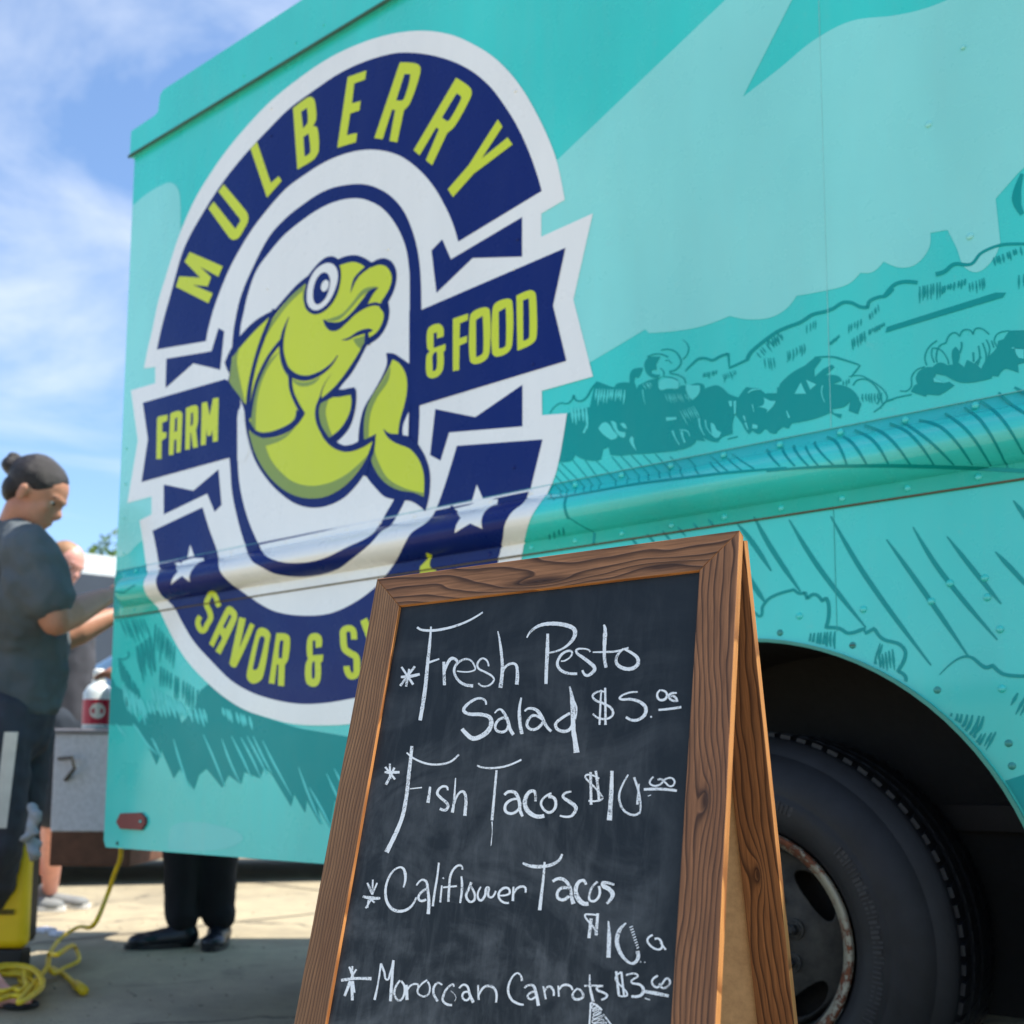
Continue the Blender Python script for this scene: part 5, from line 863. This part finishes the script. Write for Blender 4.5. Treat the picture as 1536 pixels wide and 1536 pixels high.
def spl(pts, n=8):
    out = []; pts = [Vector(v) for v in pts]
    for i in range(len(pts)-1):
        p0, p1, p2, p3 = pts[max(i-1, 0)], pts[i], pts[i+1], pts[min(i+2, len(pts)-1)]
        for k in range(n):
            t = k/n; out.append(.5*((2*p1)+(p2-p0)*t+(2*p0-5*p1+4*p2-p3)*t*t+(3*p1-p0-3*p2+p3)*t**3))
    return out+[pts[-1]]
cordpts = []
random.seed(11)
for k in range(74):
    an = k*.62; cx_ = 6+random.uniform(-5, 5); cy_ = 1474+random.uniform(-5, 5); cordpts.append(gnd(cx_+(44+16*math.sin(k*.37))*math.cos(an)+(k % 5)*2, cy_+(19+7*math.sin(k*.37))*math.sin(an), .010+.0009*k))
cordpts += [gnd(70, 1452, .05), gnd(74, 1430, .07), gnd(85, 1432, .20), gnd(104, 1420, .16), gnd(112, 1420, .05), gnd(118, 1440, .03), gnd(96, 1452, .02), gnd(80, 1460, .03), gnd(72, 1440, .05), gnd(84, 1415, .06), gnd(104, 1398, .07), gnd(120, 1390, .09), gnd(140, 1388, .22)]
cordpts += [at(160, 1345, 3.75), at(172, 1310, 3.72), at(180, 1290, 3.68), at(182, 1268, 3.62)]
bm = bmesh.new(); tube(bm, spl(cordpts), .0078, 8); cord = tag(obj('power_cord', bm, YC, None, None, True), 'yellow extension cord coiled on the pavement and rising to the truck corner', 'cord')
bm = bmesh.new(); tube(bm, spl([gnd(78, 1452, .012), gnd(96, 1462, .016), gnd(112, 1476, .02), gnd(122, 1482, .02)]), .0085, 8); tube(bm, [gnd(114, 1477, .02), gnd(126, 1486, .02)], .016, 8); tag(obj('cord_plug', bm, YC, None, None, True), 'yellow cord end with plug lying in front of the coil', 'plug')
PAP = simple('pale_paper', (206, 206, 214), .8)
for (px, py, w), lb_ in (((72, 1404, .07), 'pale crumpled paper lying on the sunlit paving, nearer the truck'), ((50, 1398, .09), 'pale paper scrap lying beside the generator')):
    g0 = gnd(px, py); bm = bmesh.new(); bx(bm, g0.x, g0.x+w, g0.y, g0.y+w*.7, .002, .02); o = obj('paper_scrap', bm, PAP); bev(o, .004); tag(o, lb_, 'litter')

# ------------------------------------------------------------------ background: parked car, low building, trees
dc = 6.9
def pc(px, py, d): return at(px, py, d)
ca = at(96, 1320, dc); car = thing('parked_car', (ca.x, ca.y, 0), 'white parked car with a pale blue windscreen, behind the cabinet and the people', 'car')
CW = simple('white_car_paint', (226, 232, 232), .25, var=.03); CG = simple('windscreen_glass', (96, 126, 156), .12, var=.1); CK = simple('car_black', (16, 17, 19), .6)
o0 = Vector((ca.x, ca.y, 0)); ux = (IR+IB*.25); ux.z = 0; ux.normalize(); vx = Vector((-ux.y, ux.x, 0)); MC = Matrix(((ux.x, vx.x, 0, o0.x-ux.x*1.42), (ux.y, vx.y, 0, o0.y-ux.y*1.42), (0, 0, 1, 0), (0, 0, 0, 1))) @ Matrix.Scale(1.22, 4)
def carprof(name, prof, y0, y1, mat, b=.03):
    bm = bmesh.new(); a = [bm.verts.new((x, y0, z)) for x, z in prof]; c_ = [bm.verts.new((x, y1, z)) for x, z in prof]; bm.faces.new(a); bm.faces.new(c_[::-1])
    for i in range(len(prof)): bm.faces.new((a[i], a[(i+1) % len(prof)], c_[(i+1) % len(prof)], c_[i]))
    return bev(obj(name, bm, mat, car, MC), b, 3)
carprof('body', [(0, .3), (.05, .72), (.5, .86), (1.1, .94), (3.6, .95), (4.4, .92), (4.5, .3)], 0, 1.75, CW, .06)
carprof('cabin', [(.9, .941), (1.65, 1.44), (3.2, 1.48), (4.1, .955)], .12, 1.63, CG, .05)
carprof('roof', [(1.6, 1.45), (1.75, 1.50), (3.1, 1.53), (3.25, 1.48)], .15, 1.6, CW, .02)
carprof('underside', [(.1, .16), (.1, .299), (4.4, .299), (4.4, .16)], .05, 1.7, CK, .01)
for x in (.85, 3.6):
    for y in (-.01, 1.56):
        bm = bmesh.new(); bmesh.ops.create_cone(bm, cap_ends=True, segments=32, radius1=.32, radius2=.32, depth=.2, matrix=Matrix.Translation((x, y+.1, .32)) @ Matrix.Rotation(R_(90), 4, 'X')); w0 = bev(obj('wheel', bm, CK, car, MC), .03)
        bm = bmesh.new(); bmesh.ops.create_cone(bm, cap_ends=True, segments=24, radius1=.19, radius2=.15, depth=.03, matrix=Matrix.Translation((x, y-.01 if y < 1 else y+.215, .32)) @ Matrix.Rotation(R_(90), 4, 'X')); obj('hubcap', bm, simple('hub_grey', (150, 152, 154), .4, .5), w0, MC)
for y in (.15, 1.35): bm = bmesh.new(); bx(bm, -.015, .06, y, y+.25, .6, .7); bev(obj('headlight', bm, simple('lamp_clear', (210, 216, 220), .15), car, MC), .02)
bm = bmesh.new(); bx(bm, -.02, .02, .5, 1.25, .38, .56); bev(obj('grille', bm, CK, car, MC), .01)
db2 = 15.; ba = at(-60, 808, db2); bb = at(460, 838, db2+3); bld = thing('low_building', (ba.x, ba.y, 0), 'low grey building with a white roof edge behind the people', 'building')
zr2 = ba.z
slab('grey_wall', ba, bb, 0, zr2-.30, 6, simple('slate_grey_wall', (62, 72, 84), .8, var=.06, scale=2), bld); slab('white_fascia', ba-(bb-ba).normalized()*.2, bb, zr2-.299, zr2, 6.3, simple('white_fascia', (224, 230, 230), .6), bld, .0)
d = (bb-ba); d.z = 0; d.normalize(); n = Vector((-d.y, d.x, 0))
LF = simple('leaf_green', (104, 132, 66), .6, var=.45, scale=1.2); BK = simple('bark', (70, 56, 44), .9)
def tree(base, h, r, label, seed):
    random.seed(seed); tr_ = thing('tree', base, label, 'tree', 'trees beyond the low building'); b = Vector(base); bm = bmesh.new(); top = b+Vector((0, 0, h*.7)); tube(bm, [b, b+Vector((.1, 0, h*.35)), top], [.28, .2, .08], 8)
    for i in range(9): a = b+Vector((0, 0, h*random.uniform(.35, .65))); an = random.uniform(0, 6.28); tube(bm, [a, a+Vector((math.cos(an)*r*.5, math.sin(an)*r*.5, h*.12)), a+Vector((math.cos(an)*r*.8, math.sin(an)*r*.8, h*.22))], [.09, .05, .02], 5)
    obj('trunk', bm, BK, tr_); bm = bmesh.new()
    cl = [(b+Vector((random.gauss(0, r*.42), random.gauss(0, r*.42), h*random.uniform(.5, .93))), r*random.uniform(.25, .48)) for _ in range(26)]
    for c_, cr_ in cl:
        for _ in range(300):
            v = Vector((random.gauss(0, 1), random.gauss(0, 1), random.gauss(0, 1))).normalized()*cr_*random.uniform(.5, 1.1); q = c_+v; s = random.uniform(.06, .14); a = Vector((random.gauss(0, 1), random.gauss(0, 1), random.gauss(0, 1))).normalized(); b2 = a.orthogonal().normalized()
            bm.faces.new([bm.verts.new(q+a*s), bm.verts.new(q+b2*s*.6), bm.verts.new(q-a*s), bm.verts.new(q-b2*s*.6)])
    obj('crown', bm, LF, tr_)
for i, (px, d_, py, r, lb_) in enumerate(((60, 34, 815, 3.4, 'leafy green tree beyond the low building, half hidden by the leaning person'), (112, 38, 803, 3.0, 'thin-topped tree showing between the two people and the truck'), (140, 36, 812, 2.6, 'small rounded tree just left of the truck corner'), (172, 33, 800, 3.2, 'fuller green tree right beside the truck corner'), (-40, 36, 800, 3.6, 'green tree at the left edge beyond the building'))):
    q = at(px, py, d_); tree((q.x, q.y, 0), q.z*.93, r, lb_, i+2)
